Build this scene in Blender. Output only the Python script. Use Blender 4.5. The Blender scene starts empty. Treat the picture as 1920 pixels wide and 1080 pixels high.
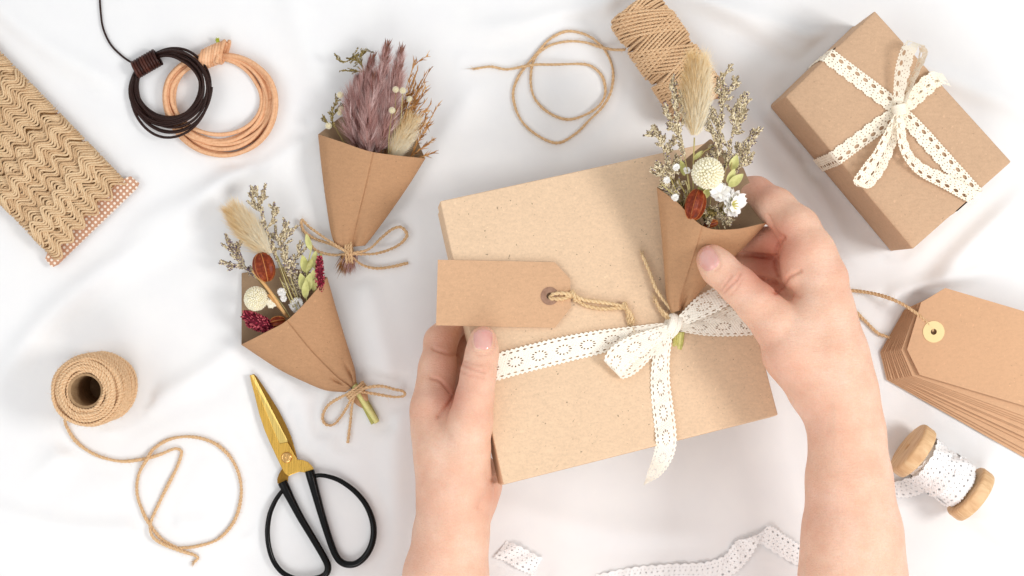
import bpy, math, random
import numpy as np
from mathutils import Vector
from mathutils.bvhtree import BVHTree

# ------------------------------------------------------------------ camera, world, lamps, exposure
S = 0.0004            # one table pixel of the photograph = 0.4 mm
H = 3000.0            # camera height in the same units (1.2 m)
scene = bpy.context.scene
cam_d = bpy.data.cameras.new('camera'); cam = bpy.data.objects.new('camera', cam_d)
scene.collection.objects.link(cam); scene.camera = cam
cam.location = (0, 0, H * S); cam.rotation_euler = (0, 0, 0)
cam_d.sensor_width = 36; cam_d.lens = 36 * H / 1920.0
cam_d.clip_start = 0.02; cam_d.clip_end = 20

world = bpy.data.worlds.new('World'); scene.world = world; world.use_nodes = True
bg = world.node_tree.nodes['Background']
bg.inputs[0].default_value = (0.985, 0.99, 1.0, 1); bg.inputs[1].default_value = 0.60

def area(name, loc, size, power, color=(1, 1, 1), target=(0, 0, 0)):
    d = bpy.data.lights.new(name, 'AREA'); d.shape = 'SQUARE'; d.size = size; d.energy = power; d.color = color
    o = bpy.data.objects.new(name, d); scene.collection.objects.link(o); o.location = loc
    o.rotation_euler = (Vector(target) - Vector(loc)).to_track_quat('-Z', 'Y').to_euler()
    return o
area('softbox_key', (1.25, -0.05, 1.40), 0.5, 14.5, (1.0, 0.985, 0.965))
area('softbox_left', (-1.1, -0.1, 1.45), 0.9, 4.6, (1.0, 1.0, 1.0))
area('softbox_front', (0.05, -1.25, 1.35), 0.8, 8.2, (1.0, 0.995, 0.985), (0, -0.1, 0))

scene.view_settings.view_transform = 'Standard'; scene.view_settings.look = 'None'
scene.view_settings.gamma = 1.0; scene.view_settings.use_curve_mapping = False
scene.view_settings.exposure = 0.10
scene.cycles.max_bounces = 8; scene.cycles.diffuse_bounces = 4; scene.cycles.transparent_max_bounces = 8
scene.cycles.use_adaptive_sampling = True; scene.cycles.adaptive_threshold = 0.02

rng = np.random.default_rng(7); random.seed(7)
COL = scene.collection
A3 = lambda *p: np.array(p, dtype=float)

# ------------------------------------------------------------------ helpers
def W(x, y, z=0.0):
    """photograph pixel seen at height z -> point in table units (x right, y up, z up)"""
    k = 1 - z / H
    return np.array([(x - 960) * k, (540 - y) * k, z], dtype=float)
def Ws(pts):
    return np.array([W(*p) for p in pts])
def img(V):
    k = 1 - V[:, 2] / H
    return np.stack([V[:, 0] / k + 960, 540 - V[:, 1] / k], 1)

class MB:
    """collects vertices / quads / tris with one random value per vertex"""
    def __init__(s): s.V = []; s.Q = []; s.T = []; s.R = []; s.n = 0
    def add(s, V, Q=None, T=None, r=0.5):
        V = np.asarray(V, float).reshape(-1, 3); s.V.append(V)
        if Q is not None and len(Q): s.Q.append(np.asarray(Q, int).reshape(-1, 4) + s.n)
        if T is not None and len(T): s.T.append(np.asarray(T, int).reshape(-1, 3) + s.n)
        s.R.append(np.broadcast_to(np.asarray(r, float), (len(V),)).copy()); s.n += len(V)
        return s
    def get(s):
        V = np.concatenate(s.V); R = np.concatenate(s.R)
        Q = np.concatenate(s.Q) if s.Q else np.zeros((0, 4), int)
        T = np.concatenate(s.T) if s.T else np.zeros((0, 3), int)
        return V, Q, T, R

def link(name, mb, mat, parent=None, smooth=True, attrs=None, label=None, at=None):
    """one mesh object; vertices come in table units, world placed; the object sits at its parent's base"""
    V, Q, T, R = mb.get()
    o0 = A3(*parent['_o']) if parent is not None else (A3(*at) if at is not None else A3(0, 0, 0))
    me = bpy.data.meshes.new(name)
    V = (V - o0) * S
    me.vertices.add(len(V)); me.vertices.foreach_set('co', V.astype(np.float32).ravel())
    loops = np.concatenate([Q.ravel(), T.ravel()]).astype(np.int32)
    me.loops.add(len(loops)); me.loops.foreach_set('vertex_index', loops)
    nf = len(Q) + len(T)
    tot = np.concatenate([np.full(len(Q), 4), np.full(len(T), 3)]).astype(np.int32)
    st = np.concatenate([[0], np.cumsum(tot)[:-1]]).astype(np.int32) if nf else np.zeros(0, np.int32)
    me.polygons.add(nf); me.polygons.foreach_set('loop_start', st)
    try: me.polygons.foreach_set('loop_total', tot)
    except Exception: pass
    me.polygons.foreach_set('use_smooth', np.full(nf, bool(smooth)))
    me.update(calc_edges=True); me.validate()
    a = me.attributes.new('rnd', 'FLOAT', 'POINT'); a.data.foreach_set('value', R.astype(np.float32))
    for k, v in (attrs or {}).items():
        a = me.attributes.new(k, 'FLOAT', 'POINT'); a.data.foreach_set('value', np.asarray(v, np.float32))
    me.materials.append(mat)
    o = bpy.data.objects.new(name, me); COL.objects.link(o)
    if parent is not None: o.parent = parent
    else: o.location = tuple(o0 * S)
    o['_o'] = tuple(float(q) for q in o0)
    if label: o['label'] = label
    return o

def thing(name, label, cat, at, group=None):
    o = bpy.data.objects.new(name, None); COL.objects.link(o); o.empty_display_size = 0.01
    o.location = tuple(A3(*at) * S); o['_o'] = tuple(float(q) for q in at)
    o['label'] = label; o['category'] = cat
    if group: o['group'] = group
    return o

def spline(P, n=None, step=None, closed=False):
    """Catmull-Rom through rows of P, resampled evenly by arc length of the first three columns"""
    P = np.asarray(P, float)
    if closed: Q = np.vstack([P[-1], P, P[0], P[1]])
    else: Q = np.vstack([2 * P[0] - P[1], P, 2 * P[-1] - P[-2]])
    out = []
    m = 16
    t = np.linspace(0, 1, m, endpoint=False)[:, None]
    for i in range(1, len(Q) - 2):
        a, b, c, d = Q[i - 1], Q[i], Q[i + 1], Q[i + 2]
        out.append(0.5 * ((2 * b) + (-a + c) * t + (2 * a - 5 * b + 4 * c - d) * t**2 + (-a + 3 * b - 3 * c + d) * t**3))
    out.append(Q[-2][None]); C = np.concatenate(out)
    L = np.concatenate([[0], np.cumsum(np.linalg.norm(np.diff(C[:, :3], axis=0), axis=1))])
    if n is None: n = max(4, int(L[-1] / step) + 1)
    s = np.linspace(0, L[-1], n)
    return np.stack([np.interp(s, L, C[:, k]) for k in range(C.shape[1])], 1)

def frames(P):
    T = np.gradient(P, axis=0); T /= np.linalg.norm(T, axis=1, keepdims=True) + 1e-9
    N = np.zeros_like(P); up = A3(0, 0, 1) if abs(T[0, 2]) < 0.9 else A3(1, 0, 0)
    v = np.cross(T[0], up); v /= np.linalg.norm(v)
    for i in range(len(P)):
        v = v - T[i] * v.dot(T[i]); l = np.linalg.norm(v)
        v = v / l if l > 1e-6 else A3(1, 0, 0)
        N[i] = v
    return T, N, np.cross(T, N)

def tube(mb, P, r, sides=8, r2=None, cap=True, rnd=0.5, prof=None):
    P = np.asarray(P, float); n = len(P)
    T, N, B = frames(P)
    r = np.broadcast_to(np.asarray(r, float), (n,)); r2 = r if r2 is None else np.broadcast_to(np.asarray(r2, float), (n,))
    a = np.linspace(0, 2 * np.pi, sides, endpoint=False)
    V = P[:, None, :] + N[:, None, :] * (np.cos(a)[None, :, None] * r[:, None, None]) + B[:, None, :] * (np.sin(a)[None, :, None] * r2[:, None, None])
    i = np.arange(n - 1)[:, None]; j = np.arange(sides)[None, :]; j2 = (j + 1) % sides
    Q = np.stack([i * sides + j, i * sides + j2, (i + 1) * sides + j2, (i + 1) * sides + j], -1).reshape(-1, 4)
    V = V.reshape(-1, 3); Tt = []
    if cap:
        c0 = len(V); V = np.vstack([V, P[0], P[-1]])
        jj = np.arange(sides)
        Tt = np.vstack([np.stack([np.full(sides, c0), (jj + 1) % sides, jj], 1),
                        np.stack([np.full(sides, c0 + 1), (n - 1) * sides + jj, (n - 1) * sides + (jj + 1) % sides], 1)])
    mb.add(V, Q, Tt, rnd)

def hairs(mb, root, dirv, length, rad, bend=None, seg=4, rnd=0.5, curl=0.0):
    """many tapered three-sided hairs at once"""
    root = np.asarray(root, float); n = len(root); d = dirv / (np.linalg.norm(dirv, axis=1, keepdims=True) + 1e-9)
    length = np.broadcast_to(length, (n,)); rad = np.broadcast_to(rad, (n,))
    up = np.where(np.abs(d[:, 2:3]) > 0.9, A3(1, 0, 0)[None], A3(0, 0, 1)[None])
    s = np.cross(d, up); s /= np.linalg.norm(s, axis=1, keepdims=True) + 1e-9
    b = np.cross(d, s)
    bend = np.zeros((n, 3)) if bend is None else bend
    if curl: bend = bend + rng.normal(0, curl, (n, 3))
    V = []
    for k in range(seg):
        t = k / (seg - 1); c = root + d * (length * t)[:, None] + bend * (length * t * t)[:, None]
        rr = rad * (1 - t) ** 0.7 + 0.02
        for q in range(3):
            an = q * 2.094
            V.append(c + (s * math.cos(an) + b * math.sin(an)) * rr[:, None])
    V = np.stack(V, 1).reshape(-1, 3)
    base = (np.arange(n) * seg * 3)[:, None]; Q = []
    for k in range(seg - 1):
        for q in range(3):
            q2 = (q + 1) % 3
            Q.append(base + np.array([[k * 3 + q, k * 3 + q2, (k + 1) * 3 + q2, (k + 1) * 3 + q]]))
    Q = np.stack(Q, 1).reshape(-1, 4)
    R = np.repeat(np.broadcast_to(rnd, (n,)), seg * 3)
    mb.add(V, Q, None, R)

def rope(mb, P, R=3.6, pitch=15.0, strands=2, sides=7, fuzz=0.25, fray=0):
    """twisted cord along P"""
    P = spline(P, step=pitch / 9.0) if len(P) < 400 else P
    T, N, B = frames(P)
    L = np.concatenate([[0], np.cumsum(np.linalg.norm(np.diff(P, axis=0), axis=1))])
    wob = 1 + 0.10 * np.sin(L / 23.0 + rng.random() * 6) + 0.06 * np.sin(L / 9.0 + rng.random() * 6)
    for k in range(strands):
        a = 2 * np.pi * (L / pitch + k / strands)
        off = (N * np.cos(a)[:, None] + B * np.sin(a)[:, None]) * (R * (0.42 if strands == 2 else 0.5)) * wob[:, None]
        rr = R * (0.60 if strands == 2 else 0.52) * wob
        tube(mb, P + off, rr, sides, rnd=0.35 + 0.3 * rng.random())
    n = int(L[-1] * fuzz * 1.7)
    if n > 0:
        i = rng.integers(2, len(P) - 2, n); d = rng.normal(0, 1, (n, 3)); d -= T[i] * (d * T[i]).sum(1, keepdims=True) * 0.2
        d = d / np.linalg.norm(d, axis=1, keepdims=True) + T[i] * rng.choice([-1, 1], n)[:, None] * 1.3
        hairs(mb, P[i], d, R * (1.3 + 1.9 * rng.random(n)), 0.30, curl=0.4, seg=4, rnd=0.8)
    if fray:
        for e, sg in ((P[-1], 1),):
            m = fray; d = T[-1][None] + rng.normal(0, 0.35, (m, 3))
            hairs(mb, np.repeat(e[None], m, 0) + rng.normal(0, R * .4, (m, 3)), d, 6 + 8 * rng.random(m), 0.6, curl=0.3, rnd=0.7)

def ellipsoid(mb, c, axis, a, b, nu=10, nv=8, rnd=0.5, ridge=0, ridge_amp=0.0, power=1.0):
    """lathe-like body of half length a along axis and half width b"""
    axis = axis / (np.linalg.norm(axis) + 1e-9)
    up = A3(0, 0, 1) if abs(axis[2]) < 0.9 else A3(1, 0, 0)
    s = np.cross(axis, up); s /= np.linalg.norm(s); t = np.cross(axis, s)
    th = np.linspace(0, np.pi, nv + 1); ph = np.linspace(0, 2 * np.pi, nu, endpoint=False)
    rr = np.sin(th) ** power
    m = 1 + (ridge_amp * np.cos(ridge * ph) if ridge else 0 * ph)
    V = c + axis * (-np.cos(th) * a)[:, None, None] + (s * np.cos(ph)[:, None] + t * np.sin(ph)[:, None])[None] * (rr[:, None] * m[None] * b)[..., None]
    i = np.arange(nv)[:, None]; j = np.arange(nu)[None]; j2 = (j + 1) % nu
    Q = np.stack([i * nu + j, (i + 1) * nu + j, (i + 1) * nu + j2, i * nu + j2], -1).reshape(-1, 4)
    mb.add(V.reshape(-1, 3), Q, None, rnd)

def blobs(mb, C, D, a, b, rnd, nv=3, nu=5):
    """many little pointed buds at once: centres C, directions D, half lengths a, half widths b"""
    C = np.asarray(C, float); n = len(C); D = D / (np.linalg.norm(D, axis=1, keepdims=True) + 1e-9)
    up = np.where(np.abs(D[:, 2:3]) > 0.9, A3(1, 0, 0)[None], A3(0, 0, 1)[None])
    s = np.cross(D, up); s /= np.linalg.norm(s, axis=1, keepdims=True) + 1e-9; t = np.cross(D, s)
    a = np.broadcast_to(a, (n,)); b = np.broadcast_to(b, (n,))
    th = np.linspace(0.0, np.pi, nv + 2); ph = np.linspace(0, 2 * np.pi, nu, endpoint=False)
    V = (C[:, None, None] - D[:, None, None] * (np.cos(th)[None, :, None, None] * a[:, None, None, None])
         + (s[:, None, None] * np.cos(ph)[None, None, :, None] + t[:, None, None] * np.sin(ph)[None, None, :, None])
         * (np.sin(th)[None, :, None, None] * b[:, None, None, None]))
    m = (nv + 2) * nu
    i = np.arange(nv + 1)[:, None]; j = np.arange(nu)[None]; j2 = (j + 1) % nu
    q = np.stack([i * nu + j, (i + 1) * nu + j, (i + 1) * nu + j2, i * nu + j2], -1).reshape(-1, 4)
    Q = (q[None] + (np.arange(n) * m)[:, None, None]).reshape(-1, 4)
    mb.add(V.reshape(-1, 3), Q, None, np.repeat(np.broadcast_to(rnd, (n,)), m))

def grid_faces(nu, nv):
    i = np.arange(nu - 1)[:, None]; j = np.arange(nv - 1)[None]
    return np.stack([i * nv + j, (i + 1) * nv + j, (i + 1) * nv + j + 1, i * nv + j + 1], -1).reshape(-1, 4)

def prism(mb, poly, z0, z1, hole=None, rnd=0.5):
    """polygon (already in table units) raised from z0 to z1; fan from centroid; optional round hole (c, r)"""
    poly = np.asarray(poly, float)[:, :2]; n = len(poly)
    a = sum(poly[i, 0] * poly[(i + 1) % n, 1] - poly[(i + 1) % n, 0] * poly[i, 1] for i in range(n))
    if a < 0: poly = poly[::-1]
    if hole is None:
        from mathutils.geometry import tessellate_polygon
        tri = np.array(tessellate_polygon([[Vector((p[0], p[1], 0)) for p in poly]]))
        V = np.vstack([np.c_[poly, np.full(n, z1)], np.c_[poly, np.full(n, z0)]])
        Tt = []
        for t in tri:
            p = poly[t]; cr = (p[1, 0] - p[0, 0]) * (p[2, 1] - p[0, 1]) - (p[1, 1] - p[0, 1]) * (p[2, 0] - p[0, 0])
            if cr < 0: t = t[::-1]
            Tt.append(t); Tt.append(t[::-1] + n)
        j = np.arange(n); Q = np.stack([j, j + n, (j + 1) % n + n, (j + 1) % n], 1)
        mb.add(V, Q, np.array(Tt), rnd)
    else:
        c, r = np.asarray(hole[0])[:2], hole[1]; m = 28
        ang = np.linspace(0, 2 * np.pi, m, endpoint=False)
        inner = c + np.stack([np.cos(ang), np.sin(ang)], 1) * r
        outer = []
        for t in ang:                                    # outer point in the same direction
            d = A3(math.cos(t), math.sin(t))[:2]; best = None
            for i in range(n):
                p, q = poly[i], poly[(i + 1) % n]; e = q - p; den = d[0] * e[1] - d[1] * e[0]
                if abs(den) < 1e-9: continue
                w = p - c; tt = (w[0] * e[1] - w[1] * e[0]) / den; uu = (w[0] * d[1] - w[1] * d[0]) / den
                if tt > 0 and -1e-6 <= uu <= 1 + 1e-6 and (best is None or tt < best): best = tt
            outer.append(c + d * best)
        outer = np.array(outer)
        # insert polygon corners exactly: snap the nearest ray to each corner
        for p in poly:
            k = int(np.argmin(np.abs(np.angle(np.exp(1j * (ang - math.atan2(p[1] - c[1], p[0] - c[0])))))))
            outer[k] = p
        V = np.vstack([np.c_[inner, np.full(m, z1)], np.c_[outer, np.full(m, z1)], np.c_[inner, np.full(m, z0)], np.c_[outer, np.full(m, z0)]])
        j = np.arange(m); k = (j + 1) % m
        Q = np.vstack([np.stack([j, j + m, k + m, k], 1), np.stack([k + 2 * m, k + 3 * m, j + 3 * m, j + 2 * m], 1),
                       np.stack([j + m, j + 3 * m, k + 3 * m, k + m], 1), np.stack([k, k + 2 * m, j + 2 * m, j], 1)])
        mb.add(V, Q, None, rnd)

def bevel(o, w, seg=2, ang=30):
    m = o.modifiers.new('bevel', 'BEVEL'); m.width = w * S; m.segments = seg; m.limit_method = 'ANGLE'; m.angle_limit = math.radians(ang)
def solidify(o, t, off=0):
    m = o.modifiers.new('thickness', 'SOLIDIFY'); m.thickness = t * S; m.offset = off
def subsurf(o, l=1):
    m = o.modifiers.new('smooth', 'SUBSURF'); m.levels = l; m.render_levels = l

# ------------------------------------------------------------------ materials
def lin(h):
    c = [int(h[i:i + 2], 16) / 255 for i in (1, 3, 5)]
    return tuple((x / 12.92 if x <= 0.04045 else ((x + 0.055) / 1.055) ** 2.4) for x in c) + (1,)

class NT:
    def __init__(s, name, rough=0.6, **kw):
        s.m = bpy.data.materials.new(name); s.m.use_nodes = True; s.t = s.m.node_tree; s.p = s.t.nodes['Principled BSDF']
        s.p.inputs['Roughness'].default_value = rough
        for k, v in kw.items(): s.p.inputs[k.replace('_', ' ')].default_value = v
        s.co = s.t.nodes.new('ShaderNodeTexCoord')
    def n(s, typ, **kw):
        nd = s.t.nodes.new(typ)
        for k, v in kw.items(): setattr(nd, k, v)
        return nd
    def l(s, a, b): s.t.links.new(a, b); return s
    def noise(s, scale, detail=3, rough=0.55, stretch=None, dist=0):
        nd = s.n('ShaderNodeTexNoise'); nd.inputs['Scale'].default_value = scale; nd.inputs['Detail'].default_value = detail
        nd.inputs['Roughness'].default_value = rough; nd.inputs['Distortion'].default_value = dist
        if stretch:
            mp = s.n('ShaderNodeMapping'); mp.inputs['Scale'].default_value = stretch
            s.l(s.co.outputs['Object'], mp.inputs[0]); s.l(mp.outputs[0], nd.inputs['Vector'])
        else: s.l(s.co.outputs['Object'], nd.inputs['Vector'])
        return nd.outputs['Fac']
    def ramp(s, fac, stops):
        r = s.n('ShaderNodeValToRGB'); s.l(fac, r.inputs[0]); e = r.color_ramp.elements
        while len(e) < len(stops): e.new(0.5)
        for i, (p, c) in enumerate(stops): e[i].position = p; e[i].color = c
        return r.outputs[0]
    def mix(s, fac, a, b, mode='MIX'):
        m = s.n('ShaderNodeMix', data_type='RGBA', blend_type=mode)
        for sock, v in ((m.inputs[0], fac), (m.inputs[6], a), (m.inputs[7], b)):
            if hasattr(v, 'is_output'): s.l(v, sock)
            else: sock.default_value = v
        return m.outputs[2]
    def attr(s, name):
        a = s.n('ShaderNodeAttribute'); a.attribute_name = name; return a.outputs['Fac']
    def math(s, op, a, b=0.0):
        m = s.n('ShaderNodeMath', operation=op)
        for sock, v in ((m.inputs[0], a), (m.inputs[1], b)):
            if hasattr(v, 'is_output'): s.l(v, sock)
            else: sock.default_value = v
        return m.outputs[0]
    def bump(s, h, strength=0.3, dist=0.0003):
        b = s.n('ShaderNodeBump'); b.inputs['Strength'].default_value = strength; b.inputs['Distance'].default_value = dist
        s.l(h, b.inputs['Height']); s.l(b.outputs[0], s.p.inputs['Normal'])
    def base(s, c):
        if hasattr(c, 'is_output'): s.l(c, s.p.inputs['Base Color'])
        else: s.p.inputs['Base Color'].default_value = c
        return s.m

def shade(c, f): return tuple(min(1, x * f) for x in c[:3]) + (1,)

def kraft(name, hexc, contrast=1.0, fleck=0.5, bump=0.25, sc=800, crumple=3.0):
    t = NT(name, 0.78); t.p.inputs['Specular IOR Level'].default_value = 0.25
    c = lin(hexc)
    fine = t.noise(sc, 4, 0.8); mid = t.noise(230, 3, 0.6, (1, 2.2, 1)); big = t.noise(22, 3)
    a = t.ramp(fine, [(0.28, shade(c, 1 - 0.34 * contrast)), (0.5, c), (0.75, shade(c, 1 + 0.20 * contrast))])
    b = t.mix(0.55, a, t.ramp(mid, [(0.3, shade(c, 1 - 0.13 * contrast)), (0.7, shade(c, 1 + 0.10 * contrast))]))
    b = t.mix(0.35, b, t.ramp(big, [(0.3, shade(c, 0.93)), (0.7, shade(c, 1.06))]))
    fl = t.noise(420, 2, 0.5); fm = t.ramp(fl, [(0.715, (0, 0, 0, 1)), (0.75, (1, 1, 1, 1))])
    b = t.mix(t.math('MULTIPLY', fm, fleck), b, shade(c, 0.35))
    fl2 = t.noise(330, 2, 0.5, (1.3, 0.8, 1)); fm2 = t.ramp(fl2, [(0.70, (0, 0, 0, 1)), (0.74, (1, 1, 1, 1))])
    b = t.mix(t.math('MULTIPLY', fm2, 0.45), b, shade(c, 1.35))
    t.bump(t.math('ADD', t.math('ADD', fine, t.math('MULTIPLY', mid, 1.2)), t.math('MULTIPLY', t.noise(38, 3, .5, None, .6), crumple)), bump, 0.00025)
    return t.base(b)

def fibre(name, hexc, hexd, hexl, scale=1800, rough=0.85, bump=0.5, sheen=0.0, grain=0.5, sss=0.0):
    t = NT(name, rough)
    if sss: t.p.inputs['Subsurface Weight'].default_value = sss; t.p.inputs['Subsurface Radius'].default_value = (1, 1, .9); t.p.inputs['Subsurface Scale'].default_value = 0.003
    t.p.inputs['Specular IOR Level'].default_value = 0.2
    f = t.noise(scale, 3, 0.7)
    b = t.ramp(f, [(0.25, lin(hexd)), (0.5, lin(hexc)), (0.78, lin(hexl))])
    r = t.ramp(t.attr('rnd'), [(0.0, lin(hexd)), (0.5, lin(hexc)), (1.0, lin(hexl))])
    b = t.mix(grain, b, r)
    if sheen: t.p.inputs['Sheen Weight'].default_value = sheen
    t.bump(f, bump, 0.0002)
    return t.base(b)

M = {}
M['box'] = kraft('kraft_board_light', '#e1c3a3', 1.25, 0.8, 0.2, 620)
M['tag'] = kraft('kraft_tag_board', '#d1a884', 1.2, 0.35, 0.15)
M['tagstack'] = kraft('kraft_tag_stack_board', '#d1a783', 0.8, 0.3, 0.12)
M['paper'] = kraft('kraft_paper_brown', '#b78d69', 1.25, 0.45, 0.35, crumple=16)
M['paper_in'] = kraft('kraft_paper_inner_shaded', '#a58a6e', 0.9, 0.45, 0.3)  # greyer inner face, with the shade inside the cone put into its colour
M['gift'] = kraft('kraft_wrapping_paper', '#c7a586', 1.2, 0.35, 0.45, crumple=14)
M['jute'] = fibre('jute_twine', '#dcb78c', '#8f6840', '#f5dab2', 1100)
M['jute_pale'] = fibre('jute_twine_pale', '#e2c396', '#a87f52', '#fae6c0', 1100)
M['jute_spool'] = fibre('jute_twine_spool', '#e2bd94', '#987049', '#fadfbb', 1100)
M['trim'] = fibre('jute_wavy_trim', '#d6b48c', '#8a6038', '#f1d8b2', 1000)
M['leather_dark'] = fibre('dark_leather_cord', '#2c1a16', '#170c0a', '#4a2b22', 900, 0.38, 0.15)
M['leather_wrap'] = fibre('dark_leather_wrap', '#3e211b', '#22100d', '#5e352a', 900, 0.35, 0.15)
M['leather_tan'] = fibre('tan_leather_cord', '#e6b38a', '#c08258', '#f6cda8', 500, 0.55, 0.15)
M['lace'] = fibre('cream_cotton_lace', '#f9f3e6', '#eee4d0', '#fffbf2', 2500, 0.9, 0.8, grain=0.2)
M['lace2'] = fibre('ecru_cotton_lace', '#faf0dd', '#ead9bd', '#fff9ec', 2500, 0.9, 0.8, grain=0.2)
M['lace_white'] = fibre('white_cotton_lace', '#fafafa', '#efeff2', '#ffffff', 2500, 0.9, 0.8, grain=0.2)
M['pampas'] = fibre('mauve_pampas_hair', '#d0a199', '#8a4a44', '#fae2de', 300, 0.9, 0.0, grain=0.85)
M['pampas_stem'] = fibre('pampas_stem', '#93604f', '#5d3830', '#bb8f7c', 300, 0.8, 0.0)
M['bunny'] = fibre('bunny_tail_hair', '#ffe6b8', '#f0c884', '#fff9e6', 300, 0.9, 0.0, grain=0.9)
M['grass'] = fibre('dry_brown_grass', '#bd854c', '#744723', '#e3b77d', 400, 0.8, 0.0, grain=0.8)
M['stem'] = fibre('dry_stem', '#b3a468', '#857540', '#d8cc96', 400, 0.8, 0.0, grain=0.7)
M['stem_green'] = fibre('cut_green_stem', '#c6be70', '#808238', '#efeaa6', 400, 0.6, 0.0, grain=0.7)
M['statice'] = fibre('statice_buds', '#c3b08a', '#4f3a30', '#fbf0d2', 900, 0.85, 0.0, grain=0.95)
M['statice_violet'] = fibre('statice_violet_buds', '#5f4d70', '#35284a', '#9482a8', 900, 0.85, 0.0, grain=0.9)
M['cream_flower'] = fibre('cream_petals', '#f4ebc8', '#cdb985', '#fffbe9', 700, 0.95, 0.0, grain=0.8, sss=.3)
M['white_flower'] = fibre('white_petals', '#fffaf0', '#f6f0dd', '#fffdf8', 300, 1.0, 0.0, grain=0.8, sss=.5)
M['pod'] = fibre('red_seed_pod', '#7c3018', '#34120b', '#bd6233', 300, 0.42, 0.7, grain=0.35)
M['pod_rib'] = fibre('seed_pod_rib', '#b86a35', '#7d3a19', '#d99a5a', 380, 0.5, 0.4)
M['leaf'] = fibre('pale_green_leaf', '#c3c07a', '#8e8f45', '#e2e0a6', 160, 0.65, 0.1, grain=0.5)
M['red_spike'] = fibre('crimson_spike', '#9c2440', '#4c0d1e', '#e0757c', 500, 0.7, 0.2, grain=0.9)
M['moss'] = fibre('dry_moss_green', '#7d6b3c', '#46391c', '#b9a468', 500, 0.85, 0.0, grain=0.9)
def metal(name, hexc, rough, hexd=None):
    t = NT(name, rough, Metallic=1.0); f = t.noise(60, 2, 0.5, (40, 1, 1))
    t.l(t.ramp(f, [(0.3, (rough * .65,) * 3 + (1,)), (0.7, (rough * 1.5,) * 3 + (1,))]), t.p.inputs['Roughness'])
    t.bump(t.noise(90, 3, .6, (6, 1, 1)), .04, .0001)
    return t.base(lin(hexc))
M['gold'] = metal('brushed_gold', '#dfb257', 0.30)
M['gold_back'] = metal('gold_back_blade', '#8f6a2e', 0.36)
M['brass'] = metal('copper_screw', '#dcae6e', 0.25)
t = NT('black_enamel', 0.22); t.p.inputs['Specular IOR Level'].default_value = 0.22; t.bump(t.noise(200, 2), 0.05); M['black'] = t.base(lin('#070708'))
def wood():
    t = NT('pale_turned_wood', 0.55); f = t.noise(60, 4, 0.6, (1, 1, 9), 0.6)
    t.bump(f, 0.1); return t.base(t.ramp(f, [(0.3, lin('#cfa375')), (0.55, lin('#e4bf91')), (0.75, lin('#eccfa5'))]))
M['wood'] = wood()
t = NT('dark_hole', 0.9); M['dark'] = t.base(lin('#3a2114'))
t = NT('eyelet_cream', 0.6); t.bump(t.noise(600, 2), 0.1); M['eyelet'] = t.base(lin('#ecd59c'))
t = NT('eyelet_brown', 0.7); t.bump(t.noise(600, 2), 0.1)
M['eyelet_brown'] = t.base(t.ramp(t.noise(300, 3), [(0.3, lin('#8a6650')), (0.7, lin('#a5806a'))]))
t = NT('cardboard_core', 0.8); t.bump(t.noise(500, 3), 0.2); M['core'] = t.base(t.ramp(t.noise(300, 3), [(0.3, lin('#9c7b58')), (0.7, lin('#b99871'))]))
t = NT('green_thread', 0.8); t.bump(t.noise(900, 2), 0.3); M['green_thread'] = t.base(lin('#b9c23c'))

# polka dot card
def dots():
    t = NT('pink_brown_polka_card', 0.65)
    mp = t.n('ShaderNodeMapping'); mp.inputs['Rotation'].default_value = (0, 0, math.radians(45)); mp.inputs['Scale'].default_value = (1 / (8.3 * S),) * 3
    t.l(t.co.outputs['Object'], mp.inputs[0])
    sx = t.n('ShaderNodeSeparateXYZ'); t.l(mp.outputs[0], sx.inputs[0])
    fx = t.math('SUBTRACT', t.math('FRACT', sx.outputs[0]), 0.5); fy = t.math('SUBTRACT', t.math('FRACT', sx.outputs[1]), 0.5)
    d = t.math('SQRT', t.math('ADD', t.math('MULTIPLY', fx, fx), t.math('MULTIPLY', fy, fy)))
    k = t.ramp(d, [(0.27, (1, 1, 1, 1)), (0.33, (0, 0, 0, 1))])
    base = t.ramp(t.noise(300, 3), [(0.3, lin('#be8a6b')), (0.7, lin('#cb9a7c'))])
    return t.base(t.mix(k, base, lin('#f3e6d6')))
M['dots'] = dots()

# skin
def skin():
    t = NT('fair_skin', 0.5); p = t.p
    big = t.noise(45, 3, 0.6); fine = t.noise(420, 4, 0.6)
    c = t.ramp(big, [(0.28, lin('#e6b59a')), (0.5, lin('#ecc1a7')), (0.72, lin('#f2ccb5'))])
    c = t.mix(t.ramp(t.noise(160, 3), [(0.45, (0, 0, 0, 1)), (0.8, (0.12, 0.12, 0.12, 1))]), c, lin('#e2a890'))
    c = t.mix(t.ramp(t.noise(900, 3, .7), [(0.35, (.20, .20, .20, 1)), (0.6, (0, 0, 0, 1))]), c, lin('#c98c70'))
    c = t.mix(t.ramp(t.noise(34, 2, .5, (3, .6, 1), 1.0), [(0.62, (0, 0, 0, 1)), (0.74, (.14, .14, .14, 1))]), c, lin('#b9ad98'))
    c = t.mix(t.attr('red'), c, lin('#c0644e'))
    p.inputs['Subsurface Weight'].default_value = 0.15; p.inputs['Subsurface Radius'].default_value = (1.0, 0.35, 0.2)
    p.inputs['Subsurface Scale'].default_value = 0.0035; p.inputs['Specular IOR Level'].default_value = 0.35
    v = t.n('ShaderNodeTexVoronoi'); v.feature = 'DISTANCE_TO_EDGE'; v.inputs['Scale'].default_value = 800
    t.l(t.co.outputs['Object'], v.inputs['Vector'])
    h = t.math('ADD', t.math('MULTIPLY', v.outputs['Distance'], 1.2), t.math('ADD', fine, t.math('MULTIPLY', t.noise(120, 3), 1.5)))
    h = t.math('ADD', h, t.math('MULTIPLY', t.noise(420, 4, .65, (0.3, 2.0, 1)), 2.2)); t.bump(h, 0.5, 0.0004)
    return t.base(c)
M['skin'] = skin()
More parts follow.
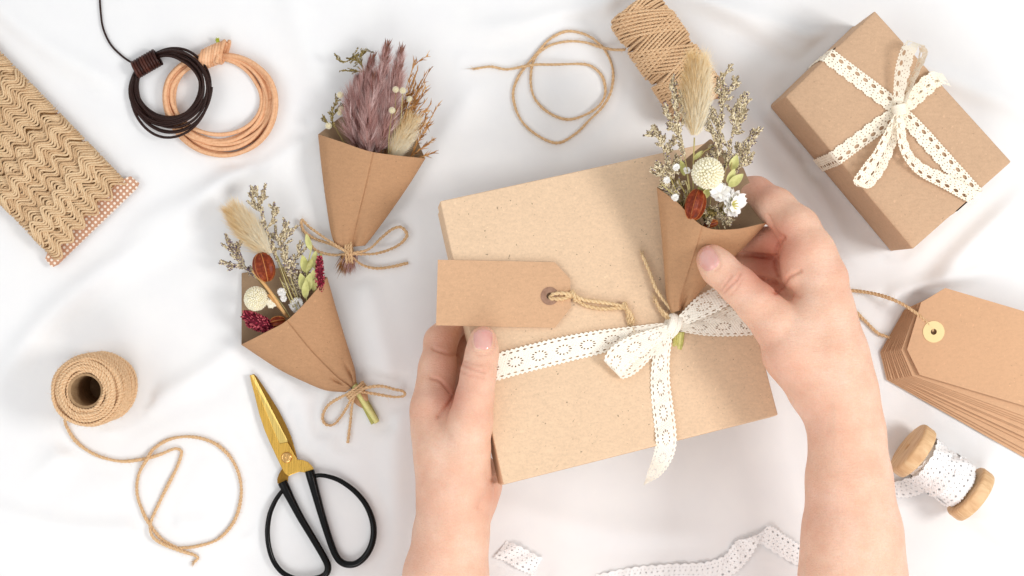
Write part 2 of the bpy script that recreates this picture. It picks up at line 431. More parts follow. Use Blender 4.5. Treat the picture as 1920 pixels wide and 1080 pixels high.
t = NT('fingernail', 0.2); t.p.inputs['Coat Weight'].default_value = 0.6; t.p.inputs['Subsurface Weight'].default_value = 0.2
t.p.inputs['Subsurface Scale'].default_value = 0.002
M['nail'] = t.base(t.mix(t.attr('red'), t.ramp(t.noise(120, 2), [(0.3, lin('#dda196')), (0.7, lin('#e6b3a8'))]), lin('#f3e0d6')))

# cloth
t = NT('white_cotton_cloth', 0.85); t.p.inputs['Sheen Weight'].default_value = 0.1
wv = t.noise(1500, 2, 0.6, (1, 3, 1)); t.bump(t.math('ADD', wv, t.math('MULTIPLY', t.noise(30, 4), 2.5)), 0.12, 0.0006)
M['cloth'] = t.base(t.ramp(t.noise(40, 3), [(0.3, lin('#ececed')), (0.7, lin('#efefef'))]))

# ------------------------------------------------------------------ the surface: a softly folded white cloth
def cloth_height(X, Y):
    Z = np.zeros_like(X)
    r2 = np.random.default_rng(3)
    for k in range(16):                      # broad swells
        a = r2.random() * np.pi; f = 2 * np.pi / (420 + 700 * r2.random()); ph = r2.random() * 6.28
        Z += 1.0 * np.sin((X * np.cos(a) + Y * np.sin(a)) * f + ph + 0.8 * np.sin(Y * f * 0.7 + ph))
    folds = [((60, 640), (420, 330), 9, 26), ((130, 860), (470, 620), 7, 22), ((0, 960), (420, 1010), 7, 22), ((1400, 40), (1700, 120), 8, 20),
             ((1430, 250), (1560, 420), 8, 20), ((1600, 610), (1790, 520), 9, 18), ((1800, 160), (1930, 230), 8, 22), ((860, 200), (760, 430), 6, 30),
             ((1560, 980), (1800, 900), 7, 26), ((950, 40), (1130, 15), 7, 24), ((560, 20), (640, 200), 5, 30), ((980, 960), (1240, 1000), 5, 30),
             ((1350, 30), (1500, 90), 6, 16), ((700, 560), (740, 900), 5, 26), ((1730, 890), (1900, 1040), 7, 20), ((20, 20), (160, 130), 6, 22),
             ((300, 420), (560, 260), 6, 24), ((1860, 420), (1780, 520), 8, 18), ((1490, 500), (1640, 470), 5, 22)]
    for (x0, y0), (x1, y1), amp, wd in folds:
        p = W(x0, y0); q = W(x1, y1); d = q - p; L = np.hypot(d[0], d[1]); d = d / L
        u = (X - p[0]) * d[0] + (Y - p[1]) * d[1]; v = -(X - p[0]) * d[1] + (Y - p[1]) * d[0]
        v = v + 14 * np.sin(u / 90.0 + x0)
        Z += 1.5 * amp * np.exp(-(v / wd) ** 2) * np.exp(-(np.clip(np.maximum(-u, u - L), 0, None) / 70) ** 2)
        Z -= 0.6 * amp * np.exp(-((v + wd * 1.7) / (wd * 1.4)) ** 2) * np.exp(-(np.clip(np.maximum(-u, u - L), 0, None) / 70) ** 2)
    return Z
gx = np.r_[np.linspace(-4200, -1120, 60)[:-1], np.linspace(-1120, 1120, 330), np.linspace(1120, 4200, 60)[1:]]
gy = np.r_[np.linspace(-3800, -760, 60)[:-1], np.linspace(-760, 760, 226), np.linspace(760, 3800, 60)[1:]]
nx, ny = len(gx), len(gy)
GX, GY = np.meshgrid(gx, gy, indexing='ij'); GZ = cloth_height(GX, GY); CL0 = 11.0
mb = MB(); mb.add(np.stack([GX, GY, GZ], -1).reshape(-1, 3), grid_faces(nx, ny)[:, ::1])
cl = link('table_surface', mb, M['cloth']); cl['kind'] = 'structure'; cl['label'] = 'white cotton cloth with soft folds spread under everything'
def clz(x, y):
    p = W(x, y); i = np.argmin(abs(gx - p[0])); j = np.argmin(abs(gy - p[1])); return GZ[i, j]

# ------------------------------------------------------------------ lace
def lace_a(u, s):                     # scalloped, dashed edges and oval medallions, nominal width 48
    v = s * 24.0; av = np.abs(v)
    keep = av < 22.6 + 1.1 * np.cos(2 * np.pi * u / 8.4)
    um = np.mod(u, 12.5) - 6.25
    keep &= ~(((um / 3.4) ** 2 + ((av - 17.4) / 1.15) ** 2) < 1)
    uu = np.mod(u, 44.0) - 22.0
    rho = np.sqrt((uu / 12.5) ** 2 + (v / 7.6) ** 2); an = np.arctan2(v / 7.6, uu / 12.5)
    keep &= ~((np.abs(rho - 1) < 0.18) & (np.mod(an * 12 / (2 * np.pi), 1) < 0.40))
    n = np.sin(u * 1.55 + 0.3 * v) * np.sin(v * 1.75 + 0.2 * u)
    keep &= ~((n > 0.972) & (rho > 1.35) & (av < 15.5))
    return keep
def lace_b(u, s):                     # big oval eyelets by one edge, nominal width 32
    v = s * 16.0
    keep = (v < 14.6 + 0.9 * np.cos(2 * np.pi * u / 6.0)) & (v > -12.3 - 2.8 * np.abs(np.cos(np.pi * u / 21.0)) - 0.7 * np.cos(2 * np.pi * u / 5.2))
    um = np.mod(u, 18.0) - 9.0
    keep &= ~(((um / 4.9) ** 2 + ((v - 6.0) / 3.0) ** 2) < 1)
    u2 = np.mod(u, 9.0) - 4.5
    for vv, a, b in ((11.4, 1.9, .8), (0.4, 1.6, .8)):
        keep &= ~(((u2 / a) ** 2 + ((v - vv) / b) ** 2) < 1)
    u3 = np.mod(u + 3, 7.0) - 3.5
    keep &= ~(((u3 / 1.0) ** 2 + ((v + 4.2) / .8) ** 2) < 1)
    u4 = np.mod(u + 1, 10.5) - 5.25
    keep &= ~(((u4 / 1.2) ** 2 + ((v + 9.0) / .8) ** 2) < 1)
    return keep
def lace_c(u, s):                     # open white net
    v = s * 20.0
    keep = (v < 18.2 + 1.2 * np.cos(2 * np.pi * u / 7.0)) & (v > -16.5 - 2.6 * np.abs(np.cos(np.pi * u / 15.0)))
    for k, (vv, per, a, b) in enumerate(((11.0, 12, 2.2, 1.6), (2.0, 9, 1.1, .9), (-6, 10.5, 1.5, 1.1), (-12, 7, .9, .8))):
        um = np.mod(u + k * 3.1, per) - per / 2
        keep &= ~(((um / a) ** 2 + ((v - vv) / b) ** 2) < 1)
    return keep

def ribbon(mb, ctrl, pat, cell=0.65, nominal=24.0, wave=0.5, u0=0.0, cup=0.0):
    """ctrl rows: x,y,z (table units) + half-width vector; the sheet's lace holes are real gaps in the mesh"""
    C = spline(np.asarray(ctrl, float), step=cell)
    P, Wv = C[:, :3], C[:, 3:6]; nv = int(2 * nominal / cell) + 1
    s = np.linspace(-1, 1, nv); L = np.concatenate([[0], np.cumsum(np.linalg.norm(np.diff(P, axis=0), axis=1))]) + u0
    T = np.gradient(P, axis=0); T /= np.linalg.norm(T, axis=1, keepdims=True) + 1e-9
    N = np.cross(T, Wv); N /= np.linalg.norm(N, axis=1, keepdims=True) + 1e-9
    N *= np.where(N[:, 2:3] < 0, -1, 1)
    ww = wave * np.sin(L[:, None] / 7.0 + s[None] * 2.2) + 0.35 * np.sin(L[:, None] * 1.3) * np.sin(s[None] * 19) + cup * (1 - s[None] ** 2)
    V = P[:, None] + Wv[:, None] * s[None, :, None] + N[:, None] * ww[..., None]
    F = grid_faces(len(P), nv)
    uc = (L[:-1] + L[1:])[:, None] / 2; sc = (s[:-1] + s[1:])[None] / 2
    k = pat(*np.broadcast_arrays(uc, sc)).ravel()
    F = F[k]; V = V.reshape(-1, 3)
    used = np.zeros(len(V), bool); used[F.ravel()] = True; idx = np.cumsum(used) - 1
    mb.add(V[used], idx[F], None, 0.5 + 0.2 * np.sin(np.repeat(L, nv)[used] / 9))

# ------------------------------------------------------------------ the kraft gift box, tilted in the hands
zTL, zTR, zBL, zBR = 192, 105, 262, 175
cTL, cTR, cBL, cBR = W(825, 377, zTL), W(1326, 268, zTR), W(944, 908, zBL), W(1459, 778, zBR)
Amat = np.c_[np.array([cTL, cTR, cBL, cBR])[:, :2], np.ones(4)]
pa, pb, pc = np.linalg.lstsq(Amat, np.array([zTL, zTR, zBL, zBR], float), rcond=None)[0]
bn = A3(-pa, -pb, 1); bn /= np.linalg.norm(bn)
def BX(x, y, h=0.0):
    """pixel -> point lying h above the lid plane"""
    z = 180.0
    for _ in range(12):
        p = W(x, y, z); z = pa * p[0] + pb * p[1] + pc + h
    return W(x, y, z)
def slab(corners, n, top, thick):
    c = np.array(corners); T_ = c + n * top; B_ = T_ - n * thick
    V = np.vstack([T_, B_])
    Q = [[0, 1, 2, 3], [7, 6, 5, 4]] + [[(i + 1) % 4, i, i + 4, (i + 1) % 4 + 4] for i in range(4)]
    return V, Q
def orient_out(o):
    import bmesh
    b = bmesh.new(); b.from_mesh(o.data); bmesh.ops.recalc_face_normals(b, faces=b.faces); b.to_mesh(o.data); b.free()
corn = [cTL, cBL, cBR, cTR]
cen = np.mean(corn, 0)
gb = thing('gift_box', 'shallow light kraft cardboard gift box tied with cream lace, held between both hands', 'gift box', cen - bn * 92)
mb = MB(); mb.add(*slab(corn, bn, 0, 46)); lid = link('lid', mb, M['box'], gb, smooth=False); orient_out(lid); bevel(lid, 2.2, 3)
inn = [cen + (c - cen) * 0.986 for c in corn]
mb = MB(); mb.add(*slab(inn, bn, -46.5, 44)); bs = link('box_base', mb, M['box'], gb, smooth=False); orient_out(bs); bevel(bs, 2.0, 2)

def wv(x, y, h, dx, dy, dh=0.0, f=BX):
    """ribbon control row: centre pixel and half-width given in pixels (dx right, dy down)"""
    p = f(x, y, h); return np.concatenate([p, A3(dx * 0.93, -dy * 0.93, dh)])
def wt(x, y, z, dx, dy, dz=0.0):
    k = 1 - z / H; return np.concatenate([W(x, y, z), A3(dx * k, -dy * k, dz)])

lr = MB()      # band over the lid, left of the knot, going down over the left edge
ribbon(lr, [wv(876, 706, -40, 5, 23), wv(893, 700, -4, 6, 24), wv(915, 693, 4.5, 6, 25), wv(980, 675, 4.5, 6, 25), wv(1060, 655, 4.5, 6, 24.5), wv(1130, 640, 5, 5, 22), wv(1190, 626, 7, 3.5, 15), wv(1235, 614, 14, 2, 8), wv(1258, 612, 17, 1, 6)], lace_a, wave=0.5)
band = link('ribbon_band', lr, M['lace'], gb)
lr = MB()
ribbon(lr, [wv(1262, 612, 15, -1, 6), wv(1290, 614, 11, -1, 11), wv(1330, 614, 7, -1, 17), wv(1370, 611, 7, 0, 21), wv(1410, 608, 6, 1, 22), wv(1438, 603, 0, 2, 22), wv(1446, 600, -40, 2, 22)], lace_a, wave=0.6, u0=16)
link('ribbon_band', lr, M['lace'], gb)
bow = MB()
# left loop: out along the top, folding at the far end, returning beneath
ribbon(bow, [wv(1260, 614, 20, 4, 7), wv(1225, 632, 25, 8, 14), wv(1190, 650, 29, 13, 19), wv(1160, 672, 30, 16, 20), wv(1149, 690, 23, 17, 18, -4), wv(1154, 694, 13, 17, 17, -4), wv(1180, 684, 8, 15, 15), wv(1220, 652, 9, 10, 11), wv(1256, 620, 13, 4, 6)], lace_a, wave=0.5, u0=30)
loop = link('bow_loop', bow, M['lace'], gb)
bow = MB()   # right loop, standing up towards the thumb
ribbon(bow, [wv(1268, 608, 18, 5, 6), wv(1290, 594, 28, 11, 10), wv(1318, 576, 38, 20, 12, 6), wv(1345, 560, 44, 25, 12, 10), wv(1375, 548, 42, 24, 12, 10), wv(1400, 560, 30, 12, 18, 6), wv(1385, 582, 18, 6, 16, 4), wv(1340, 596, 16, 3, 10), wv(1300, 606, 17, 2, 7), wv(1268, 614, 18, 1, 5)], lace_a, wave=0.6, u0=8)
link('bow_loop', bow, M['lace'], gb)
tail = MB()
ribbon(tail, [wv(1256, 618, 18, 7, 3), wv(1246, 640, 14, 14, 3), wv(1240, 670, 8, 17, 1), wv(1238, 710, 5, 19, 0), wv(1241, 750, 4, 20.5, -1), wv(1246, 790, 4, 21, -2), wv(1249, 828, 5, 20.5, 0), wv(1243, 856, -18, 18, 6, 2), wv(1229, 882, -50, 11, 9, 3), wv(1212, 903, -80, 2.5, 3, 1), wv(1207, 909, -88, 0.5, 0.6)], lace_a, wave=0.8, u0=5)
link('ribbon_tail', tail, M['lace'], gb)
kn = MB()
for k in range(8):
    a = (k - 3.5) / 3.5; jt = rng.normal(0, 1.2, 3)
    o_ = BX(1261 + a * 9, 610 + a * 2, 14) + jt * A3(.4, 1, .4)
    ring = np.array([o_ + A3(math.cos(t) * 3 + math.sin(t) * 5, math.sin(t) * (18 - 3 * a * a), 0) + bn * (11 * math.cos(t)) for t in np.linspace(0, 2 * np.pi, 12, endpoint=False)])
    tube(kn, spline(np.vstack([ring, ring[:2]]), n=40), 2.3 + .8 * rng.random(), 6, r2=3.4, rnd=.3 + .6 * rng.random())
ellipsoid(kn, BX(1261, 610, 14), A3(.25, 1, 0), 17, 10, 14, 10)
link('ribbon_knot', kn, M['lace'], gb)

# ------------------------------------------------------------------ gift tag lying on the lid, with its twisted string
def flatten_on(fn, poly, h0, h1, mb, hole=None):
    P2 = np.array([[p[0] - 960, 540 - p[1], 0] for p in poly]); m2 = MB()
    prism(m2, P2, 0, 1, None if hole is None else (A3(hole[0] - 960, 540 - hole[1], 0), hole[2]))
    V, Q, T, R = m2.get()
    out = np.array([fn(v[0] + 960, 540 - v[1], h0 + (h1 - h0) * v[2]) for v in V])
    mb.add(out, Q, T, 0.5)
gt = thing('gift_tag', 'blank kraft tag with clipped corners lying on the gift box, pinned by a thumb', 'tag', BX(940, 550, 3))
fn_t = lambda x, y, h: BX(x, y, h + 6)
mb = MB(); flatten_on(fn_t, [(821, 487), (817.5, 610), (930, 612.5), (1040, 614.5), (1070.5, 577), (1069, 523), (1040, 491.5), (930, 489)], 0, 2.4, mb, (1031, 555, 7.5))
tg = link('tag_card', mb, M['tag'], gt, smooth=False)
mb = MB(); flatten_on(fn_t, [(1031 + 17 * math.cos(t), 555 + 17 * math.sin(t)) for t in np.linspace(0, 6.283, 28, endpoint=False)], 2.0, 3.6, mb, (1031, 555, 6.5))
link('eyelet', mb, M['eyelet_brown'], gt, smooth=False)
st = MB()
rope(st, np.array([BX(1031, 556, 3), BX(1038, 551, 11), BX(1055, 550, 13), BX(1072, 553, 12), BX(1095, 562, 9), BX(1130, 567, 8), BX(1160, 572, 9), BX(1172, 576, 11), BX(1183, 590, 9), BX(1186, 606, 7)]), 3.8, 17, 2, fuzz=0.7)
rope(st, np.array([BX(1029, 558, 3), BX(1036, 560, 9), BX(1056, 560, 11), BX(1072, 556, 9), BX(1096, 572, 6), BX(1130, 579, 6), BX(1160, 577, 7), BX(1174, 579, 8), BX(1178, 592, 7), BX(1180, 608, 6)]), 3.8, 17, 2, fuzz=0.7)
for cx_, cy_ in ((1073, 555), (1171, 577)):
    c = BX(cx_, cy_, 9)
    rope(st, np.array([c + A3(5 * math.sin(t * .5), 8 * math.cos(t), 5 * math.sin(t)) for t in np.linspace(0, 7, 12)]), 3.2, 12, 2, fuzz=0.8)
d = rng.normal(0, .25, (40, 3)) + A3(0.25, -1, 0.0)
hairs(st, np.repeat(BX(1182, 596, 7)[None], 40, 0) + rng.normal(0, 3.5, (40, 3)), d, 12 + 12 * rng.random(40), 0.7, curl=.2, rnd=0.7)
link('tag_string', st, M['jute_pale'], gt)

# ------------------------------------------------------------------ wrapped gift, upper right
gh = 165.0
gA, gB, gC, gD = W(1641, 20, gh), W(1897, 303, gh), W(1712, 467, gh), W(1473, 181, gh)
gcen = (gA + gB + gC + gD) / 4
wg = thing('wrapped_gift', 'brick-shaped present wrapped in brown paper with crossed ecru lace and bow', 'present', (gcen[0], gcen[1], 0))
def soft_box(cs, h, nu=46, nv=46, nz=16):
    mbx = MB(); e1 = cs[1] - cs[0]; e2 = cs[3] - cs[0]
    def top(u, v): return cs[0] + e1 * u + e2 * v
    U, Vv = np.meshgrid(np.linspace(0, 1, nu), np.linspace(0, 1, nv), indexing='ij')
    P = cs[0] * ((1 - U) * (1 - Vv))[..., None] + cs[1] * (U * (1 - Vv))[..., None] + cs[2] * (U * Vv)[..., None] + cs[3] * ((1 - U) * Vv)[..., None]
    edge = np.minimum(np.minimum(U, 1 - U), np.minimum(Vv, 1 - Vv))
    P[..., 2] -= 2.5 * np.exp(-edge * 28) - 0.8 * np.sin(U * 5 + 1) * np.sin(Vv * 4)
    mbx.add(P.reshape(-1, 3), grid_faces(nu, nv))
    for a, b, fl in ((cs[0], cs[1], 0), (cs[1], cs[2], 1), (cs[2], cs[3], 0), (cs[3], cs[0], 1)):
        uu = np.linspace(0, 1, nu); zz = np.linspace(0, 1, nz)
        Ug, Zg = np.meshgrid(uu, zz, indexing='ij')
        Pn = a + (b - a) * Ug[..., None]; Pn = Pn.copy(); Pn[..., 2] = (h - 2.5) * (1 - Zg) + 0.3
        nn = np.cross(b - a, A3(0, 0, 1)); nn /= np.linalg.norm(nn)
        if nn.dot((a + b) / 2 - gcen) < 0: nn = -nn
        k = np.minimum(Ug, 1 - Ug)
        cr = 2.2 * np.sin(np.pi * Zg) * np.minimum(1, k * 6)
        if fl:   # the ends carry the folded triangles
            tri = np.clip(0.5 - np.abs(Ug - 0.5) - 0.42 * (1 - Zg), 0, 1); cr = cr + 2.2 * (tri > 0) + 6 * np.clip(0.12 - k, 0, 1) * Zg
            cr = cr - 1.2 * (np.abs(np.abs(Ug - 0.5) + 0.42 * (1 - Zg) - 0.5) < 0.012)
        Pn += nn * cr[..., None]
        mbx.add(Pn.reshape(-1, 3), grid_faces(nu, nz))
    return mbx
o = link('wrapping_paper', soft_box([gA, gB, gC, gD], gh), M['gift'], wg, smooth=False)
import bmesh
b_ = bmesh.new(); b_.from_mesh(o.data); bmesh.ops.remove_doubles(b_, verts=b_.verts, dist=1.2 * S); bmesh.ops.recalc_face_normals(b_, faces=b_.faces)
for f in b_.faces: f.smooth = True
b_.to_mesh(o.data); b_.free()
bevel(o, 2.5, 3, 50)
G = gh
def side_drop(x, y, z, dx, dy, dz=0): return wt(x, y, z, dx, dy, dz)
def row(p, hv): return np.concatenate([p, hv])
def edge_hit(p, d, a, b):
    """where the ray from p along d crosses the edge a-b of the lid (plan view), and the edge's outward normal"""
    e = (b - a)[:2]; w = (a - p)[:2]; den = d[0] * e[1] - d[1] * e[0]; t_ = (w[0] * e[1] - w[1] * e[0]) / den
    q = p + d * t_; q[2] = G; n = A3(e[1], -e[0], 0); n /= np.linalg.norm(n)
    if n.dot(q - gcen) < 0: n = -n
    return q, n
kpt = W(1687, 207, G + 2)
def band_arm(mbr, target, a, b, u0=0, pinch=1.0, flip=1, hw=15.5):
    tp = W(*target, G); d = tp - kpt; d[2] = 0; d /= np.linalg.norm(d); q, n = edge_hit(kpt, d, a, b)
    h_ = A3(-d[1], d[0], 0) * hw; hs_ = A3(-n[1], n[0], 0) * hw
    if hs_.dot(h_) < 0: hs_ = -hs_
    up_ = A3(0, 0, 1)
    ribbon(mbr, [row(kpt, h_ * pinch), row(kpt * .75 + q * .25 + up_ * 1.5, h_), row(kpt * .35 + q * .65 + up_ * 1.5, h_), row(q - d * 5 + up_ * 1.5, h_), row(q + n * 2.0 - up_ * 1.5, (h_ + hs_) / 2),
                 row(q + n * 4.4 - up_ * 10, hs_), row(q + n * 5 - up_ * 60, hs_), row(q + n * 4.6 - up_ * 155, hs_)], lambda u, s_: lace_b(u, s_ * flip), nominal=16, cell=0.75, u0=u0)
rb = MB(); band_arm(rb, (1541, 96), gD, gA, pinch=.8, flip=-1); band_arm(rb, (1826, 361), gB, gC, u0=60, pinch=.8, flip=1)
link('ribbon_band', rb, M['lace2'], wg)
rb = MB(); band_arm(rb, (1561, 300), gC, gD, pinch=.5, flip=1); band_arm(rb, (1762, 142), gA, gB, pinch=.5, flip=1)
link('ribbon_band', rb, M['lace2'], wg)
rb = MB()   # upper loop
ribbon(rb, [wt(1684, 205, G + 14, 6, 1, 3), wt(1687, 165, G + 22, 11, 2, 6), wt(1694, 125, G + 30, 13, 3, 9), wt(1703, 95, G + 36, 13, 4, 9), wt(1716, 80, G + 38, 10, 7, 12), wt(1731, 92, G + 34, 5, 4, 14), wt(1727, 115, G + 28, 4, 3, 14), wt(1713, 145, G + 22, 4, 2, 12), wt(1700, 175, G + 18, 5, 1, 8), wt(1690, 203, G + 14, 5, 1, 4)], lambda u, s: lace_b(u, -s), nominal=16, cell=0.75)
link('bow_loop', rb, M['lace2'], wg)
rb = MB()   # lower loop
ribbon(rb, [wt(1684, 212, G + 14, -5, -2, 3), wt(1668, 245, G + 20, -7, -5, 5), wt(1645, 290, G + 22, -9, -6, 6), wt(1622, 325, G + 20, -11, -8, 5), wt(1611, 344, G + 14, -13, -6, 5), wt(1622, 350, G + 8, -13, -2, 3), wt(1644, 320, G + 6, -13, -6, 0), wt(1664, 280, G + 8, -12, -6), wt(1680, 240, G + 10, -8, -3), wt(1687, 212, G + 12, -4, -1)], lambda u, s: lace_b(u, s), nominal=16, cell=0.75)
link('bow_loop', rb, M['lace2'], wg)
rb = MB()   # tail sweeping to the lower right
ribbon(rb, [wt(1688, 208, G + 16, -6, -1, 3), wt(1689, 232, G + 20, -10, -1, 5), wt(1692, 262, G + 20, -11, 3, 6), wt(1703, 292, G + 14, -9, 9, 6), wt(1728, 318, G + 8, -5, 13, 3), wt(1762, 335, G + 6, -5, 14, 2), wt(1795, 352, G + 6, -6, 14), wt(1822, 367, G + 4, -7, 13), wt(1836, 372, G - 6, -6, 12)], lace_b, nominal=16, cell=0.75)
link('ribbon_tail', rb, M['lace2'], wg)
rb = MB()   # second tail lying upper right
ribbon(rb, [wt(1690, 203, G + 12, 3, 5, 2), wt(1712, 180, G + 12, 7, 9), wt(1735, 158, G + 10, 9, 12), wt(1757, 146, G + 9, 10, 13), wt(1775, 150, G + 4, 9, 13)], lambda u, s: lace_b(u, s), nominal=16, cell=0.75)
link('ribbon_tail', rb, M['lace2'], wg)
kn = MB()
for k in range(7):
    a = (k - 3) / 3.0; o_ = W(1687 + a * 1.5, 206 + a * 8, G + 12)
    ring = np.array([o_ + A3(11 * math.cos(t), 2.5 * math.cos(t), 9 * math.sin(t)) for t in np.linspace(0, 2 * np.pi, 12, endpoint=False)])
    tube(kn, spline(np.vstack([ring, ring[:2]]), n=34), 2.3, 6, rnd=0.3 + .6 * rng.random())
ellipsoid(kn, W(1687, 206, G + 12), A3(0.1, 1, 0), 12, 9.5, 12, 8)
link('ribbon_knot', kn, M['lace2'], wg)

# ------------------------------------------------------------------ paper cone bouquets
def cone(name, root, left, right, front, back, zc, depth, seams=(0.45,), pleat=5.0, mat=None, nu=90, nv=60, tuck=None):
    """left / right: side edges from tie to rim (pixels); front / back: rim curves left->right (pixels);
       zc(v) middle height, depth(v) half thickness"""
    Lc = spline(np.array([(x, y, 0) for x, y in left], float), n=nv); Rc = spline(np.array([(x, y, 0) for x, y in right], float), n=nv)
    us = sorted(list(np.linspace(0, 1, nu)) + [s_ + 0.0025 for s_ in seams] + [s_ - 0.0005 for s_ in seams]); us = np.array(us)
    v = np.linspace(0, 1, nv)
    mbc = MB()
    for which, rim in ((1, front), (-1, back)):
        rr_ = np.array([(x, y, 0) for x, y in rim], float)
        if which == -1:
            l_ = np.r_[0, np.cumsum(np.linalg.norm(np.diff(rr_, axis=0), axis=1))]; l_ /= l_[-1]; q_ = np.linspace(0, 1, 400)
            Rm = np.stack([np.interp(q_, l_, rr_[:, i]) for i in range(3)], 1)
        else: Rm = spline(rr_, n=400)
        Rm = np.stack([np.interp(us, np.linspace(0, 1, 400), Rm[:, k]) for k in (0, 1)], 1)
        P = Lc[:, None, :2] * (1 - us)[None, :, None] + Rc[:, None, :2] * us[None, :, None]
        corr = Rm - (Lc[-1, None, :2] * (1 - us)[:, None] + Rc[-1, None, :2] * us[:, None])
        P = P + corr[None] * (v ** 1.15)[:, None, None]
        prof = np.power(np.clip(4 * us * (1 - us), 0, 1), 0.5)
        Z = zc(v)[:, None] + which * depth(v)[:, None] * prof[None]
        Z = Z + which * 1.1 * np.sin(us * 9 + 1)[None] * np.sin(v * 5)[:, None] * prof[None]
        pl_ = pleat * np.exp(-v * 7.0)[:, None] * (np.abs(np.sin(us * np.pi * 3.5 + 0.5)) - 0.5)[None] * prof[None]
        Z = Z + which * pl_ * np.minimum(1, v * 12)[:, None]
        if which == 1:
            for s_ in seams: Z = Z + np.where(us > s_, 0, 3.4)[None] * np.ones(nv)[:, None] * np.minimum(1, us / 0.08)[None]
            if tuck:   # a pinch in the paper just above the tie
                for (tu, tv, tw, ta) in tuck: Z = Z - ta * np.exp(-((us - tu) / tw) ** 2)[None] * np.exp(-((v - tv) / (tw * 1.6)) ** 2)[:, None]
        k = 1 - Z / H
        V = np.stack([(P[..., 0] - 960) * k, (540 - P[..., 1]) * k, Z], -1)
        V = V.transpose(1, 0, 2).reshape(-1, 3)
        F = grid_faces(len(us), nv)
        mbc.add(V, F if which == 1 else F[:, ::-1])
    o = link(name, mbc, mat or M['paper'], root, smooth=True); solidify(o, 1.4, 0)
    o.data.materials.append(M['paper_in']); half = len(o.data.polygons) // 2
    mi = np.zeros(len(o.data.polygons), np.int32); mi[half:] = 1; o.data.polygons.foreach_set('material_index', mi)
    m = o.modifiers.new('es', 'EDGE_SPLIT'); m.split_angle = math.radians(55)
    return o

def bunny_tail(root, base, tip, w, label=None, n=3800, z=None):
    """base, tip: (x,y,z) pixels"""
    b, t_ = W(*base), W(*tip); ax = t_ - b; L = np.linalg.norm(ax); ax /= L
    mbh = MB(); ellipsoid(mbh, b + ax * L * .44, ax, L * .42, w * .36, 12, 12, rnd=0.6)
    u = rng.random(n); th = rng.random(n) * 2 * np.pi
    s = np.cross(ax, A3(0, 0, 1)); s /= np.linalg.norm(s); q = np.cross(ax, s)
    rad = np.sin(np.pi * np.clip(u * .86 + .08, 0, 1)) ** 0.7 * w * .42
    out = s * np.cos(th)[:, None] + q * np.sin(th)[:, None]
    rt = b + ax * (u * L * .86)[:, None] + out * rad[:, None]
    d = ax * 1.0 + out * (0.38 + 0.50 * rng.random(n) ** 2)[:, None] + rng.normal(0, .13, (n, 3))
    hairs(mbh, rt, d, (0.17 + 0.13 * rng.random(n)) * L * (1 - .25 * u), 0.30, bend=ax * .25, seg=5, rnd=np.clip(rng.normal(.62, .25, n) + .2 * np.cos(th) + .2 * np.cos(u * 3), 0, 1), curl=.10)
    o = link('bunny_tail', mbh, M['bunny'], root, label=label); return o

def pampas(root, branches, n_each=2300):
    mbh = MB(); ms = MB()
    for bi, (pts, w, nn) in enumerate(branches):
        C = spline(Ws(pts), n=60); tube(ms, C, 0.8, 5)
        n = nn; i = rng.integers(0, 54, n); T = np.gradient(C, axis=0); T /= np.linalg.norm(T, axis=1, keepdims=True)
        t = i / 60.0; th = rng.random(n) * 2 * np.pi; s = np.cross(T[i], A3(0, 0, 1)[None]); s /= np.linalg.norm(s, axis=1, keepdims=True); q = np.cross(T[i], s)
        out = s * np.cos(th)[:, None] + q * np.sin(th)[:, None]
        prof = np.sin(np.pi * np.clip(t * .8 + .16, 0, 1)) ** .8
        d = T[i] * 1.0 + out * (0.22 + 0.45 * rng.random(n))[:, None] * prof[:, None]
        rt = C[i] + out * (rng.random(n) * w * .35 * prof)[:, None]
        nc = n // 12; ci = rng.integers(0, nc, n)                     # hairs grow in little tufts
        i = rng.integers(0, 54, nc)[ci]; t = i / 60.0; T = np.gradient(C, axis=0); T /= np.linalg.norm(T, axis=1, keepdims=True); th = (rng.random(nc) * 6.28)[ci]
        s = np.cross(T[i], A3(0, 0, 1)[None]); s /= np.linalg.norm(s, axis=1, keepdims=True); q = np.cross(T[i], s); out = s * np.cos(th)[:, None] + q * np.sin(th)[:, None]
        prof = np.sin(np.pi * np.clip(t * .8 + .16, 0, 1)) ** .8 * (1 - .5 * t ** 3)
        d = T[i] * 1.0 + out * (0.15 + 0.55 * rng.random(nc))[ci][:, None] + rng.normal(0, .13, (n, 3)); rt = C[i] + out * ((rng.random(nc) * w * .38)[ci] * prof)[:, None]
        tone = np.clip(rng.normal(.55, .26, nc)[ci] + rng.normal(0, .1, n) - .12 * (t > .8), 0, 1)
        hairs(mbh, rt, d, (16 + 22 * rng.random(n)) * (0.6 + .5 * prof) * (1 - .55 * t ** 3), 0.26, bend=T[i] * .2, seg=4, rnd=tone, curl=.10)
        n2 = n // 6; i2 = rng.integers(0, 58, n2)                       # little seed husks, darker
        th = rng.random(n2) * 6.28; s2 = np.cross(T[i2], A3(0, 0, 1)[None]); q2 = np.cross(T[i2], s2)
        out = s2 * np.cos(th)[:, None] + q2 * np.sin(th)[:, None]
        hairs(ms, C[i2] + out * 2.5, T[i2] + out * .35, 9 + 6 * rng.random(n2), .9, seg=4, rnd=rng.random(n2))
    a = link('pampas_plume', mbh, M['pampas'], root); link('plume_stems', ms, M['pampas_stem'], a)
    return a

